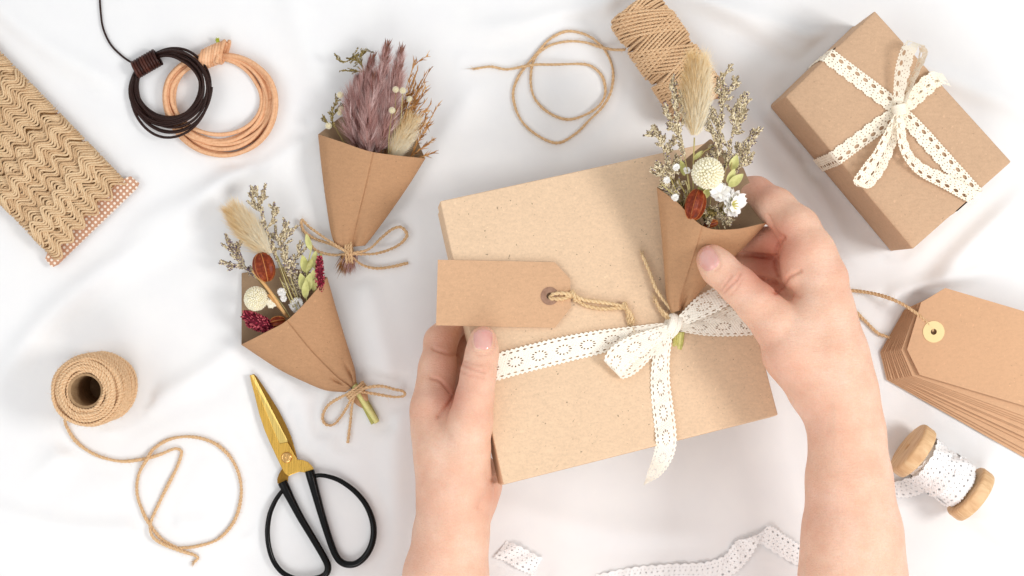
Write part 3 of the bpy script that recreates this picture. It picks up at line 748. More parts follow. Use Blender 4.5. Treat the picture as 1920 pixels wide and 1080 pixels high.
def sprig(root, main, subs, dens=1.25, spread=6.0, violet=0.12, name='statice_sprig', size=1.0, mat='statice', vmat='statice_violet', stemr=0.9):
    """a flowering sprig: a stem and side twigs set with many small buds; pts are (x,y,z) pixels"""
    mst = MB(); mbu = MB(); mvi = MB()
    lines = [(spline(Ws(main), n=50), 0.42, 1.0)] + [(spline(Ws(sp), n=26), 0.15, .8) for sp in subs]
    extra = []
    for C, t0, k in lines:                                     # fine twigs
        T = np.gradient(C, axis=0); T /= np.linalg.norm(T, axis=1, keepdims=True)
        for _ in range(int(len(C) * .55)):
            i = rng.integers(int(len(C) * t0), len(C) - 1); d = T[i] + rng.normal(0, .55, 3) * A3(1, 1, .6); l = (5 + 6 * rng.random()) * spread / 6
            extra.append((np.array([C[i], C[i] + d * l * .5, C[i] + d * l + T[i] * 2]), 0.3, .6))
    for C, t0, k in lines + extra:
        tube(mst, C, np.linspace(stemr * k, .35, len(C)), 5, rnd=rng.random())
        L = np.sum(np.linalg.norm(np.diff(C, axis=0), axis=1)) * (1 - t0); n = int(L * dens * 2.3) + 4
        t = t0 + (1 - t0) * rng.random(n); x = t * (len(C) - 1); i = np.clip(x.astype(int), 0, len(C) - 2); f = (x - i)[:, None]
        c = C[i] * (1 - f) + C[i + 1] * f; T = C[i + 1] - C[i]; T = T / (np.linalg.norm(T, axis=1, keepdims=True) + 1e-9)
        o_ = rng.normal(0, 1, (n, 3)); o_ /= np.linalg.norm(o_, axis=1, keepdims=True)
        D = T * 1.0 + o_ * .7
        blobs(mbu, c + o_ * 1.3 * size, D, (2.1 + 1.5 * rng.random(n)) * size, (.85 + .5 * rng.random(n)) * size, rng.random(n) ** .9)
        m = rng.random(n) < violet
        if m.any(): blobs(mvi, (c + o_ * 2.6 * size + T * 1.6)[m], D[m], 1.3 * size, 1.0 * size, rng.random(m.sum()))
    a = link(name, mbu, M[mat], root); link('twigs', mst, M['stem'], a)
    if mvi.n: link('violet_florets', mvi, M[vmat], a)
    return a

def globe_flower(root, c, r, up=(0.1, 0.2, 1), mat='cream_flower', n=340, name='globe_flower', squash=.85):
    c = W(*c); up = A3(*up); up /= np.linalg.norm(up); mbf = MB()
    k = np.arange(n); ph = k * 2.39996; zz = 1 - 1.62 * k / n
    s = np.cross(up, A3(1, 0, 0)); s /= np.linalg.norm(s); q = np.cross(up, s); rr = np.sqrt(np.clip(1 - zz ** 2, 0, 1))
    D = up * (zz * squash)[:, None] + s * (np.cos(ph) * rr)[:, None] + q * (np.sin(ph) * rr)[:, None]
    ellipsoid(mbf, c, up, r * .78 * squash, r * .8, 16, 10, rnd=.25)
    # overlapping bracts lean towards the crown
    lean = D + up * .55 * (1 - np.abs(zz))[:, None] + rng.normal(0, .16, (n, 3))
    blobs(mbf, c + D * r * .82, lean, r * .26, r * (.10 + .035 * rng.random(n)), np.clip(.45 + .4 * rng.random(n), 0, 1), nv=4, nu=6)
    return link(name, mbf, M[mat], root)

def seed_pod(root, c, ax, a, b, name='seed_pod'):
    c = W(*c); mbp = MB(); ax = A3(*ax); ax /= np.linalg.norm(ax)
    ellipsoid(mbp, c, ax, a, b, 40, 24, ridge=7, ridge_amp=.10, power=.85)
    o = link(name, mbp, M['pod'], root)
    mr = MB(); s = np.cross(ax, A3(0, 0, 1)); s /= np.linalg.norm(s); q = np.cross(ax, s)
    for k in range(7):
        an = 2 * np.pi * k / 7; th = np.linspace(.12, np.pi - .12, 18)
        P = c - ax * (np.cos(th) * a)[:, None] + (s * math.cos(an) + q * math.sin(an)) * (np.sin(th) ** .85 * b * 1.065)[:, None]
        tube(mr, P, .8, 5, rnd=rng.random())
    link('pod_ribs', mr, M['pod_rib'], o); return o

def leaf(mbl, base, tip, w, up=(0, 0, 1), cup=.25, bend=0.0):
    b, t_ = W(*base), W(*tip); ax = t_ - b; L = np.linalg.norm(ax); a = ax / L
    s = np.cross(a, A3(*up)); s /= np.linalg.norm(s); n_ = np.cross(s, a)
    U, Vv = np.meshgrid(np.linspace(0, 1, 15), np.linspace(-1, 1, 9), indexing='ij')
    wd = w * np.sin(np.pi * U ** .85) ** .75
    P = b + a * (U * L)[..., None] + s * (wd * Vv)[..., None] + n_ * (cup * w * (np.abs(Vv) ** 1.3 * np.sin(np.pi * U) - .25) + bend * L * U * (1 - U))[..., None]
    mbl.add(P.reshape(-1, 3), grid_faces(15, 9), None, .35 + .4 * rng.random() + .12 * np.abs(Vv).ravel())

def spike(root, base, tip, w, n=260, name='crimson_spike'):
    b, t_ = W(*base), W(*tip); ax = t_ - b; L = np.linalg.norm(ax); a = ax / L; mbs = MB()
    u = rng.random(n); th = rng.random(n) * 6.28; s = np.cross(a, A3(0, 0, 1)); s /= np.linalg.norm(s); q = np.cross(a, s)
    rad = w * np.sin(np.pi * np.clip(.12 + u * .8, 0, 1)) ** .6
    out = s * np.cos(th)[:, None] + q * np.sin(th)[:, None]
    ellipsoid(mbs, b + ax * .5, a, L * .5, w * .8, 10, 10, rnd=.1)
    blobs(mbs, b + a * (u * L)[:, None] + out * rad[:, None], out + a * .8, 2.4, 1.3, rng.random(n))
    return link(name, mbs, M['red_spike'], root)

def paper_flower(root, c, r, ax=(0, 0, 1), mat='white_flower', name='white_flower', petals=14):
    """everlasting bloom: two or three rings of broad, softly ruffled petals opening towards ax"""
    c = W(*c); ax = A3(*ax); ax /= np.linalg.norm(ax); s = np.cross(ax, A3(1, .2, 0)); s /= np.linalg.norm(s); q = np.cross(ax, s); mbf = MB()
    for k in range(petals):
        an = 2.4 * k + .2 * rng.normal(); lay = k / petals
        d = (s * math.cos(an) + q * math.sin(an)) * (.55 + .7 * lay) + ax * (.75 - .65 * lay); d /= np.linalg.norm(d)
        side = np.cross(ax, d); side /= np.linalg.norm(side) + 1e-9; nn = np.cross(d, side)
        U, Vv = np.meshgrid(np.linspace(0, 1, 9), np.linspace(-1, 1, 11), indexing='ij'); L = r * (.75 + .3 * rng.random()); ph = rng.random() * 6
        tip = 1 - .12 * np.abs(np.sin(Vv * 4 + ph))
        P = c + d * (U * L * tip)[..., None] + side * (Vv * r * .50 * np.sin(np.pi * (.12 + .6 * U)) ** 1.2)[..., None] + nn * (-r * .16 * U ** 2 + r * .05 * np.sin(Vv * 5 + ph) * U - r * .10 * Vv ** 2)[..., None]
        mbf.add(P.reshape(-1, 3), grid_faces(9, 11), None, .7 + .3 * rng.random())
    return link(name, mbf, M[mat], root)

def stems(root, lines, r=1.0, mat='stem', name='stem'):
    mbs = MB()
    for l in lines: tube(mbs, spline(Ws(l), n=14), r * (0.8 + .5 * rng.random()), 6, rnd=rng.random())
    return link(name, mbs, M[mat], root)

def twine_bow(root, paths, R=2.9, mat='jute', knot=None):
    mbt = MB()
    for p in paths: rope(mbt, Ws(p), R, 15, 2, fuzz=.5)
    if knot is not None:
        kx, ky, kz, ang, w = knot
        c = W(kx, ky, kz); d = A3(math.cos(ang), math.sin(ang), 0); e = A3(-d[1], d[0], 0)
        for k in range(3):
            o_ = c + d * (k - 1) * R * 1.7
            rope(mbt, np.array([o_ + e * w * math.cos(t) + A3(0, 0, w * .75 * math.sin(t)) + d * .7 * math.sin(t * 2) for t in np.linspace(0, 6.6, 22)]), R * .95, 14, 2, fuzz=.4)
    return link('twine_bow', mbt, M[mat], root)

GR = 'dried flower bouquets in kraft paper cones'
# --- bouquet with mauve pampas
b1 = thing('bouquet', 'bouquet with a fluffy mauve pampas plume and brown grass in a paper cone', 'bouquet', W(655, 470, 0), GR)
zc1 = lambda v: 20 + 26 * v; dp1 = lambda v: 7 + 31 * v ** .9
cone('paper_cone', b1, [(633, 466), (622, 440), (612, 380), (603, 310), (597, 252)], [(684, 460), (700, 440), (733, 395), (768, 344), (797, 297)],
     [(597, 252), (640, 266), (690, 283), (740, 291), (797, 297)], [(597, 252), (640, 218), (700, 240), (775, 245), (797, 297)], zc1, dp1, seams=(0.52,), pleat=3, tuck=[(.55, .06, .12, 7)])
pampas(b1, [([(690, 290, 42), (700, 230, 62), (712, 160, 70), (728, 76, 66)], 34, 3600), ([(685, 290, 45), (678, 240, 60), (680, 180, 66), (700, 100, 62)], 30, 3000),
            ([(700, 290, 45), (718, 235, 66), (735, 160, 70), (754, 84, 66)], 26, 2600), ([(672, 285, 42), (662, 240, 56), (662, 190, 58), (672, 140, 54)], 26, 2400),
            ([(705, 290, 50), (722, 245, 70), (738, 180, 72), (752, 112, 68)], 24, 2400), ([(690, 292, 55), (690, 250, 74), (694, 200, 80), (702, 140, 76)], 28, 2600)])
bunny_tail(b1, (735, 296, 50), (778, 214, 68), 30)
gm = MB(); gs = MB()
for k in range(44):                         # oat-like brown grass
    bx, by = 735 + rng.normal(0, 9), 290; L = 70 + 130 * rng.random(); a = math.radians(-62 + 30 * rng.random() - (20 if L > 150 else 0) * rng.random())
    tx, ty = bx + L * math.cos(a) * .55, by + L * math.sin(a); mx, my = (bx + tx) / 2 - 6, (by + ty) / 2
    z0, z1 = 40, 45 + 35 * rng.random(); C = spline(Ws([(bx, by, z0), (mx, my, (z0 + z1) / 2 + 6), (tx, ty, z1)]), n=30); tube(gs, C, .6, 4, rnd=rng.random())
    T = np.gradient(C, axis=0); T /= np.linalg.norm(T, axis=1, keepdims=True); i = rng.integers(10, 30, 13)
    hairs(gm, C[i], T[i] + rng.normal(0, .38, (13, 3)), 9 + 7 * rng.random(13), 1.15, seg=4, rnd=rng.random(13))
for (bx, by, tx, ty) in ((770, 296, 822, 196), (768, 297, 806, 232), (765, 297, 812, 262), (772, 297, 803, 102), (776, 297, 812, 286), (775, 296, 800, 215)):
    z1 = 50; C = spline(Ws([(bx, by, 42), ((bx + tx) / 2 - 4, (by + ty) / 2 + 3, 52), (tx, ty, z1)]), n=34)
    if ty < 150: C = spline(Ws([(745, 290, 45), (762, 200, 60), (773, 130, 58), (803, 103, 52)]), n=40)
    tube(gs, C, .6, 4); T = np.gradient(C, axis=0); T /= np.linalg.norm(T, axis=1, keepdims=True); i = rng.integers(8, len(C), 24)
    hairs(gm, C[i], T[i] + rng.normal(0, .45, (24, 3)) * A3(1, 1, .5), 8 + 8 * rng.random(24), 1.2, seg=4, rnd=rng.random(24))
g_ = link('brown_grass', gm, M['grass'], b1); link('grass_stems', gs, M['grass'], g_)
for (x, y, z) in ((742, 168, 90), (755, 170, 88), (735, 207, 92), (768, 186, 70)):
    globe_flower(b1, (x, y, z), 6.2, n=46, name='small_white_flower', mat='cream_flower')
stems(b1, [[(735, 290, 55), (740, 230, 78), (742, 172, 86)], [(737, 290, 55), (750, 240, 74), (755, 174, 84)], [(728, 290, 60), (730, 250, 78), (735, 210, 88)]], .7)
sprig(b1, [(650, 275, 45), (632, 245, 52), (622, 215, 54), (635, 180, 50)], [[(630, 240, 52), (614, 230, 50), (606, 222, 48)], [(626, 215, 52), (640, 200, 50)]], violet=0, name='mossy_sprig', mat='moss', size=.62, dens=.42, spread=5)
sprig(b1, [(690, 200, 52), (684, 140, 54), (668, 112, 52), (645, 116, 48), (630, 110, 45)], [[(684, 135, 54), (668, 134, 50), (650, 132, 47)], [(672, 112, 52), (680, 100, 48), (690, 92, 46)], [(655, 114, 48), (668, 103, 47)]], violet=0, name='mossy_sprig', mat='moss', size=.66, dens=.36, spread=5)
for (x, y, z, r) in ((638, 178, 56, 6.5), (640, 205, 56, 6), (616, 236, 54, 6.5), (637, 212, 54, 5)): globe_flower(b1, (x, y, z), r, n=40, name='small_white_flower')
hb = MB(); n = 420; rt = np.repeat(W(655, 478, 20)[None], n, 0) + rng.normal(0, 5, (n, 3)) * A3(1.1, .6, .6)
hairs(hb, rt, A3(-.12, -1, 0) + rng.normal(0, .22, (n, 3)), 18 + 20 * rng.random(n), .7, seg=4, rnd=rng.random(n)); hs = link('stem_ends', hb, M['pampas'], b1)
hb = MB(); n = 110; rt = np.repeat(W(650, 480, 22)[None], n, 0) + rng.normal(0, 4.5, (n, 3)) * A3(1, .6, .6)
hairs(hb, rt, A3(-.3, -1, 0) + rng.normal(0, .18, (n, 3)), 22 + 16 * rng.random(n), 1.0, seg=4, rnd=rng.random(n)); link('stem_ends', hb, M['grass'], b1)
twine_bow(b1, [[(652, 473, 40), (630, 460, 32), (600, 440, 16), (578, 424, 10), (566, 412, 12), (566, 425, 10), (572, 436, 5), (592, 448, 6), (620, 458, 18), (650, 472, 36)],
               [(655, 476, 34), (690, 468, 26), (715, 446, 16), (735, 430, 12), (752, 426, 12), (763, 440, 10), (752, 456, 8), (730, 468, 10), (700, 476, 20), (660, 476, 32)],
               [(650, 474, 42), (662, 484, 28), (680, 497, 12), (705, 503, 6), (735, 500, 5), (765, 493, 5)],
               [(648, 476, 30), (625, 478, 14), (596, 471, 5), (582, 458, 5), (574, 440, 5)]], knot=(655, 474, 22, .1, 20))

# --- bouquet lower left with bunny tail, statice, pod and leaves
b2 = thing('bouquet', 'bouquet with bunny tail, red pod and green leaves above the gold scissors', 'bouquet', W(665, 720, 0), GR)
zc2 = lambda v: 18 + 26 * v; dp2 = lambda v: 9 + 30 * v ** .8
cone('paper_cone', b2, [(648, 735), (610, 731), (570, 715), (520, 690), (453, 646)], [(668, 718), (664, 690), (650, 645), (630, 580), (613, 520)],
     [(453, 646), (500, 622), (535, 603), (570, 570), (613, 520)], [(453, 646), (453, 512), (540, 500), (613, 520)], zc2, dp2, seams=(0.46,), pleat=5, tuck=[(.38, .16, .05, 7), (.8, .14, .05, 6)])
bunny_tail(b2, (506, 478, 66), (427, 384, 60), 32)
sprig(b2, [(560, 590, 50), (530, 520, 60), (500, 430, 66), (478, 350, 60)], [[(500, 430, 66), (512, 410, 62), (513, 390, 60)], [(492, 400, 66), (474, 380, 60), (474, 360, 58)], [(488, 385, 64), (494, 368, 60)]], spread=7)
sprig(b2, [(570, 590, 48), (545, 520, 58), (530, 460, 60), (536, 415, 56)], [[(534, 470, 60), (520, 450, 56), (516, 442, 54)], [(540, 500, 58), (558, 480, 54), (562, 462, 52)], [(532, 455, 60), (540, 435, 56)]], spread=8)
sprig(b2, [(520, 575, 48), (480, 520, 56), (448, 490, 54), (424, 450, 48)], [[(460, 500, 54), (448, 472, 52), (450, 458, 50)], [(465, 505, 54), (435, 498, 48), (424, 492, 46)], [(446, 480, 52), (438, 468, 50)]], violet=.3, spread=7)
sprig(b2, [(585, 580, 46), (565, 540, 52), (550, 505, 54), (545, 490, 54)], [[(560, 530, 52), (575, 512, 50)]], violet=.25, size=.9)
sprig(b2, [(575, 585, 40), (560, 550, 44), (548, 525, 48)], [[(560, 550, 44), (572, 530, 46)], [(556, 548, 44), (540, 535, 44)]], violet=.1)
seed_pod(b2, (495, 501, 74), (.25, -1, 0), 27, 19)
globe_flower(b2, (480, 560, 72), 22, up=(-.5, .1, .8), n=300)
lf = MB()
for bs_, tp, w_ in (((583, 470, 66), (574, 438, 70), 6), ((590, 505, 60), (592, 470, 74), 8), ((575, 512, 58), (567, 478, 70), 8), ((576, 512, 62), (585, 483, 74), 7),
                   ((592, 505, 62), (603, 475, 70), 7), ((573, 548, 56), (563, 512, 66), 8.5), ((575, 548, 60), (582, 512, 72), 8.5), ((592, 535, 60), (587, 505, 72), 8),
                   ((594, 528, 60), (604, 504, 64), 7), ((586, 545, 60), (594, 522, 70), 7), ((572, 560, 62), (574, 524, 72), 7)): leaf(lf, bs_, tp, w_, up=(rng.normal(0, .35), rng.normal(0, .35), 1))
lo = link('leafy_twig', lf, M['leaf'], b2); stems(lo, [[(580, 590, 48), (574, 550, 56), (577, 500, 62), (584, 465, 66)], [(584, 590, 50), (590, 540, 56), (592, 500, 62)]], 1.1, 'stem_green', 'twig')
spike(b2, (600, 556, 58), (599, 480, 76), 7.5, 260); spike(b2, (520, 618, 46), (462, 604, 50), 11, 300)
spike(b2, (512, 615, 52), (454, 588, 58), 12, 330)
paper_flower(b2, (557, 573, 52), 16, (.1, -.2, 1)); paper_flower(b2, (528, 548, 62), 9, (0, 0, 1), petals=16); paper_flower(b2, (508, 568, 66), 11, (.2, 0, 1), petals=12, mat='cream_flower'); paper_flower(b2, (532, 560, 60), 7, (0, 0, 1), petals=12)
seed_pod(b2, (521, 603, 52), (1, .2, .1), 14, 10)
stems(b2, [[(540, 595, 52), (510, 560, 70), (503, 552, 72)], [(535, 590, 60), (505, 545, 76), (474, 507, 74)]], 2.6, 'grass')
stems(b2, [[(600, 640, 36), (560, 570, 58), (520, 480, 66)], [(590, 640, 38), (548, 560, 60), (505, 440, 66)], [(560, 620, 45), (520, 560, 60), (460, 500, 56)], [(570, 620, 45), (540, 555, 62), (524, 520, 64)]], .9)
stems(b2, [[(662, 722, 22), (684, 756, 15), (707, 792, 11)], [(664, 720, 16), (690, 760, 9), (706, 789, 7)], [(660, 722, 16), (682, 760, 9), (700, 794, 7)]], 4.2, 'stem_green', 'cut_stem')
mb = MB()
leaf(mb, (668, 728, 22), (690, 752, 20), 9, cup=-.4); leaf(mb, (660, 735, 18), (680, 765, 10), 8, cup=-.3); link('paper_end', mb, M['paper'], b2)
twine_bow(b2, [[(668, 733, 38), (640, 744, 26), (615, 760, 12), (605, 780, 6), (610, 795, 5), (625, 796, 5), (640, 780, 8), (655, 755, 20), (664, 736, 34)],
               [(672, 732, 34), (692, 726, 30), (715, 724, 26), (740, 730, 22), (756, 734, 18), (758, 742, 16), (738, 744, 12), (700, 738, 18), (672, 734, 30)],
               [(665, 736, 36), (660, 760, 16), (657, 790, 6), (652, 830, 5)]], knot=(668, 733, 22, -.9, 19))

# --- bouquet held on the box
b3 = thing('bouquet', 'bouquet with a cream globe flower tucked under the lace bow, held by a thumb', 'bouquet', BX(1272, 590, 2), GR)
zb3 = BX(1272, 590, 0)[2]
zc3 = lambda v: zb3 + 12 + (226 - zb3) * v; dp3 = lambda v: 9 + 26 * v ** .9
cone('paper_cone', b3, [(1258, 586), (1250, 556), (1246, 505), (1240, 430), (1232, 352)], [(1290, 578), (1314, 545), (1352, 505), (1400, 458), (1437, 418)],
     [(1232, 352), (1268, 378), (1318, 424), (1375, 430), (1437, 418)], [(1232, 352), (1262, 318), (1332, 260), (1394, 315), (1437, 418)], zc3, dp3, seams=(0.47,), pleat=3.5, tuck=[(.62, .06, .10, 12)])
Z3 = zc3(1.0)
bunny_tail(b3, (1302, 254, Z3 + 40), (1309, 100, Z3 + 66), 31, n=5200)
for mn, sb in (([(1290, 400, Z3 + 10), (1265, 340, Z3 + 18), (1248, 290, Z3 + 24), (1230, 238, Z3 + 26)], [[(1262, 335, Z3 + 18), (1245, 318, Z3 + 20), (1232, 308, Z3 + 20)], [(1250, 290, Z3 + 24), (1262, 262, Z3 + 26)], [(1240, 262, Z3 + 26), (1226, 250, Z3 + 26)], [(1256, 320, Z3 + 20), (1272, 300, Z3 + 22)]]),
               ([(1300, 390, Z3 + 12), (1285, 300, Z3 + 40), (1268, 220, Z3 + 52), (1260, 150, Z3 + 56)], [[(1280, 270, Z3 + 44), (1255, 225, Z3 + 50), (1250, 200, Z3 + 50)], [(1275, 245, Z3 + 48), (1285, 210, Z3 + 52), (1278, 185, Z3 + 54)], [(1268, 210, Z3 + 52), (1262, 180, Z3 + 54)], [(1276, 250, Z3 + 48), (1262, 235, Z3 + 50)]]),
               ([(1330, 390, Z3 + 12), (1345, 300, Z3 + 34), (1352, 210, Z3 + 46), (1356, 150, Z3 + 50)], [[(1354, 200, Z3 + 46), (1366, 170, Z3 + 48), (1382, 152, Z3 + 48)], [(1352, 190, Z3 + 46), (1348, 160, Z3 + 50), (1370, 124, Z3 + 52)], [(1350, 230, Z3 + 44), (1336, 210, Z3 + 46), (1330, 196, Z3 + 48)], [(1348, 260, Z3 + 40), (1330, 240, Z3 + 44), (1328, 230, Z3 + 44)]]),
               ([(1350, 390, Z3 + 12), (1362, 310, Z3 + 30), (1376, 240, Z3 + 40), (1394, 182, Z3 + 44)], [[(1370, 260, Z3 + 36), (1390, 225, Z3 + 40), (1397, 200, Z3 + 42)], [(1365, 280, Z3 + 34), (1350, 250, Z3 + 38), (1344, 228, Z3 + 40)], [(1376, 240, Z3 + 40), (1372, 205, Z3 + 42)], [(1380, 220, Z3 + 42), (1392, 190, Z3 + 44)]]),
               ([(1360, 380, Z3 + 10), (1382, 320, Z3 + 22), (1400, 280, Z3 + 28), (1416, 248, Z3 + 30)], [[(1390, 300, Z3 + 24), (1386, 280, Z3 + 26), (1388, 270, Z3 + 26)], [(1398, 285, Z3 + 26), (1410, 262, Z3 + 28)], [(1385, 315, Z3 + 22), (1400, 300, Z3 + 24)]]),
               ([(1340, 380, Z3 + 4), (1348, 340, Z3 + 10), (1340, 300, Z3 + 16), (1334, 275, Z3 + 18)], [[(1346, 330, Z3 + 12), (1360, 305, Z3 + 16), (1362, 290, Z3 + 18)], [(1344, 320, Z3 + 12), (1330, 300, Z3 + 16)]]),
               ([(1285, 400, Z3 + 6), (1262, 370, Z3 + 12), (1245, 340, Z3 + 16), (1236, 318, Z3 + 18)], [[(1262, 370, Z3 + 12), (1276, 345, Z3 + 16)], [(1250, 350, Z3 + 14), (1256, 325, Z3 + 18)]])):
    sprig(b3, mn, sb, violet=.08, spread=7, dens=1.5)
globe_flower(b3, (1327, 325, Z3 + 42), 27, up=(-.05, .45, .9), n=230)
paper_flower(b3, (1352, 362, Z3 + 34), 20, (-.1, .3, 1)); paper_flower(b3, (1372, 382, Z3 + 26), 27, (.7, -.1, .6), petals=16)
blm = MB()
for k in range(14):
    leaf(blm, (1364, 386, Z3 + 32), (1372 + 14 * math.cos(k * .45 - 1.6), 384 + 14 * math.sin(k * .45 - 1.6), Z3 + 40), 1.8)
link('calyx', blm, M['stem_green'], b3)
seed_pod(b3, (1303, 384, Z3 + 30), (.28, 1, -.1), 27, 17)
seed_pod(b3, (1333, 419, Z3 + 8), (1, .2, 0), 12, 6)
lf = MB()
for bs_, tp, w_ in (((1366, 350, Z3 + 36), (1394, 326, Z3 + 44), 8), ((1364, 344, Z3 + 34), (1378, 316, Z3 + 40), 6.5), ((1372, 320, Z3 + 24), (1382, 290, Z3 + 34), 8), ((1284, 330, Z3 + 20), (1276, 300, Z3 + 28), 6), ((1300, 300, Z3 + 24), (1318, 282, Z3 + 24), 4), ((1316, 360, Z3 + 24), (1312, 345, Z3 + 24), 6), ((1345, 402, Z3 + 14), (1362, 396, Z3 + 20), 5), ((1318, 372, Z3 + 28), (1330, 352, Z3 + 30), 7)): leaf(lf, bs_, tp, w_, up=(rng.normal(0, .3), rng.normal(0, .3), 1), cup=.4)
lo = link('leafy_twig', lf, M['leaf'], b3)
stems(b3, [[(1300, 420, Z3 + 4), (1300, 320, Z3 + 30), (1302, 258, Z3 + 40)], [(1290, 410, Z3 + 6), (1276, 380, Z3 + 14), (1256, 330, Z3 + 20)], [(1310, 410, Z3 + 6), (1278, 350, Z3 + 26), (1272, 336, Z3 + 28)],
           [(1300, 410, Z3 + 6), (1292, 350, Z3 + 26), (1288, 325, Z3 + 30)], [(1280, 405, Z3 + 8), (1266, 370, Z3 + 18), (1240, 345, Z3 + 20)], [(1276, 400, Z3 + 10), (1290, 360, Z3 + 22), (1286, 340, Z3 + 28)],
           [(1320, 400, Z3 + 6), (1312, 300, Z3 + 24), (1340, 272, Z3 + 26)], [(1350, 400, Z3 + 6), (1368, 340, Z3 + 28), (1372, 300, Z3 + 28)]], 1.0)
for (x, y) in ((1288, 320), (1268, 314), (1266, 370), (1250, 338)): paper_flower(b3, (x, y, Z3 + 32), 7, (0, .2, 1), petals=12, name='small_white_flower')
for (x0, x1, y1) in ((1262, 1250, 352), (1275, 1262, 366), (1288, 1284, 362), (1300, 1312, 372), (1322, 1340, 392), (1340, 1352, 404), (1330, 1322, 398)):
    sprig(b3, [(x0 + 20, 430, Z3 - 14), (x0 + 6, 400, Z3 + 2), (x1, y1, Z3 + 16)], [[(x0 + 6, 400, Z3 + 2), (x1 + 9, y1 + 12, Z3 + 12)]], violet=.1, dens=.7, size=.8)
sprig(b3, [(1300, 425, Z3 - 8), (1310, 405, Z3 + 8), (1330, 398, Z3 + 16)], [[(1318, 425, Z3 - 4), (1330, 408, Z3 + 12), (1345, 400, Z3 + 16)], [(1290, 410, Z3 - 4), (1280, 385, Z3 + 8)]], violet=0, name='mossy_sprig', mat='moss', size=.8, dens=1.0)
for k in range(9):
    x = 1262 + k * 1.9
stems(b3, [[tuple(a) for a in ((1268 + i, 622, zb3 + 14), (1266 + i, 642, zb3 + 9), (1262 + i, 663 - (i % 3), zb3 + 7))] for i in (-2, 3, 8, 12)], 3.2, 'stem_green', 'cut_stem')
mb = MB(); o3 = lambda x, y, h: tuple(BX(x, y, h))
for pth in ([BX(1272, 600, 14), BX(1258, 580, 16), BX(1232, 545, 15), BX(1218, 510, 13), BX(1204, 477, 10)], [BX(1264, 602, 12), BX(1250, 590, 14), BX(1236, 576, 12), BX(1228, 560, 10)], [BX(1268, 604, 10), BX(1246, 592, 10), BX(1230, 566, 8)]):
    rope(mb, np.array(pth), 3.3, 18, 2, fuzz=.9, fray=14)
link('twine_end', mb, M['jute_pale'], b3)

# ------------------------------------------------------------------ spools and loose twine
def spool_twine(P, R=3.6, **k):
    m_ = MB(); rope(m_, P, R, **k); return m_
# cross-wound spool lying at the top
a0, a1 = W(1186, 12, 57), W(1318, 204, 57); ax = a1 - a0; ax[2] = 0; LS = np.linalg.norm(ax); ax /= LS; sd = A3(-ax[1], ax[0], 0); upv = A3(0, 0, 1)
s1 = thing('twine_spool', 'cross-wound jute twine spool lying on its side behind the held bouquet', 'spool', (a0 + a1) / 2 * A3(1, 1, 0))
mb = MB(); tube(mb, np.array([a0 + ax * 3, a0 + ax * 40, a1 - ax * 40, a1 - ax * 3]), 44, 40); link('winding_core', mb, M['jute_spool'], s1)
mb = MB()
def ring(mbr, a_pos, R0, tilt, ph0, TR=2.6, turns=1.0, fz=.10, clampL=True):
    n = 150; t = np.linspace(0, 2 * np.pi * turns, n)
    al = a_pos + R0 * math.tan(tilt) * np.cos(t - ph0)
    endk = np.clip(np.minimum(al, LS - al), -2, 40)
    rr = R0 - 10 * np.exp(-np.clip(endk, 0, None) / 5.5)
    al = np.clip(al, 1.5, LS - 1.5)
    P = a0 + ax * al[:, None] + sd * (np.cos(t) * rr)[:, None] + upv * (np.sin(t) * rr)[:, None]
    rope(mbr, P, TR, 11, 2, 6, fuzz=fz)
for k in range(int(LS / 5.2)): ring(mb, 3 + k * 5.2, 50 + .6 * rng.random(), 0.05 * rng.normal(), 0)
for (a_s, a_e, tl, ph, R0) in ((22, 74, .46, 0.0, 53.5), (64, 118, -.20, 0.0, 54.5), (96, 150, .50, 0.25, 54.0), (140, 232, -.24, .1, 54.6), (2, 26, -.25, 0.3, 51.5), (170, 212, .44, 0, 55.0)):
    m = int((a_e - a_s) / (5.3 / math.cos(tl)))
    for k in range(m): ring(mb, a_s + k * (a_e - a_s) / m, R0 + .4 * rng.random(), tl + .012 * rng.normal(), ph, fz=.16)
link('twine_winding', mb, M['jute_spool'], s1)
mb = MB()
rope(mb, Ws([(1172, 93, 34), (1150, 93, 12), (1125, 88, 7), (1095, 79, 4), (1060, 78, 4), (1025, 88, 4), (1002, 110, 4), (995, 150, 4), (1003, 185, 4), (1030, 212, 4), (1065, 224, 4), (1100, 214, 7), (1126, 195, 11), (1135, 172, 4), (1130, 145, 4), (1112, 126, 4), (1090, 120, 4), (1040, 121, 9), (1005, 121, 11), (985, 124, 10), (950, 130, 4), (920, 125, 4), (890, 129, 4)]), 2.7, 14, 2, fuzz=.35, fray=10)
link('loose_end', mb, M['jute'], s1)
mb = MB()
rope(mb, Ws([(1112, 72, 11), (1135, 95, 4), (1149, 130, 4), (1146, 170, 6), (1130, 200, 11), (1105, 225, 6), (1080, 250, 4), (1045, 268, 4), (1005, 252, 4), (975, 222, 4), (962, 180, 4), (970, 148, 4), (988, 122, 5), (1010, 96, 5), (1030, 74, 4), (1060, 59, 4), (1090, 62, 4), (1112, 72, 10)]), 2.7, 14, 2, fuzz=.35)
link('loose_loop', mb, M['jute'], s1)

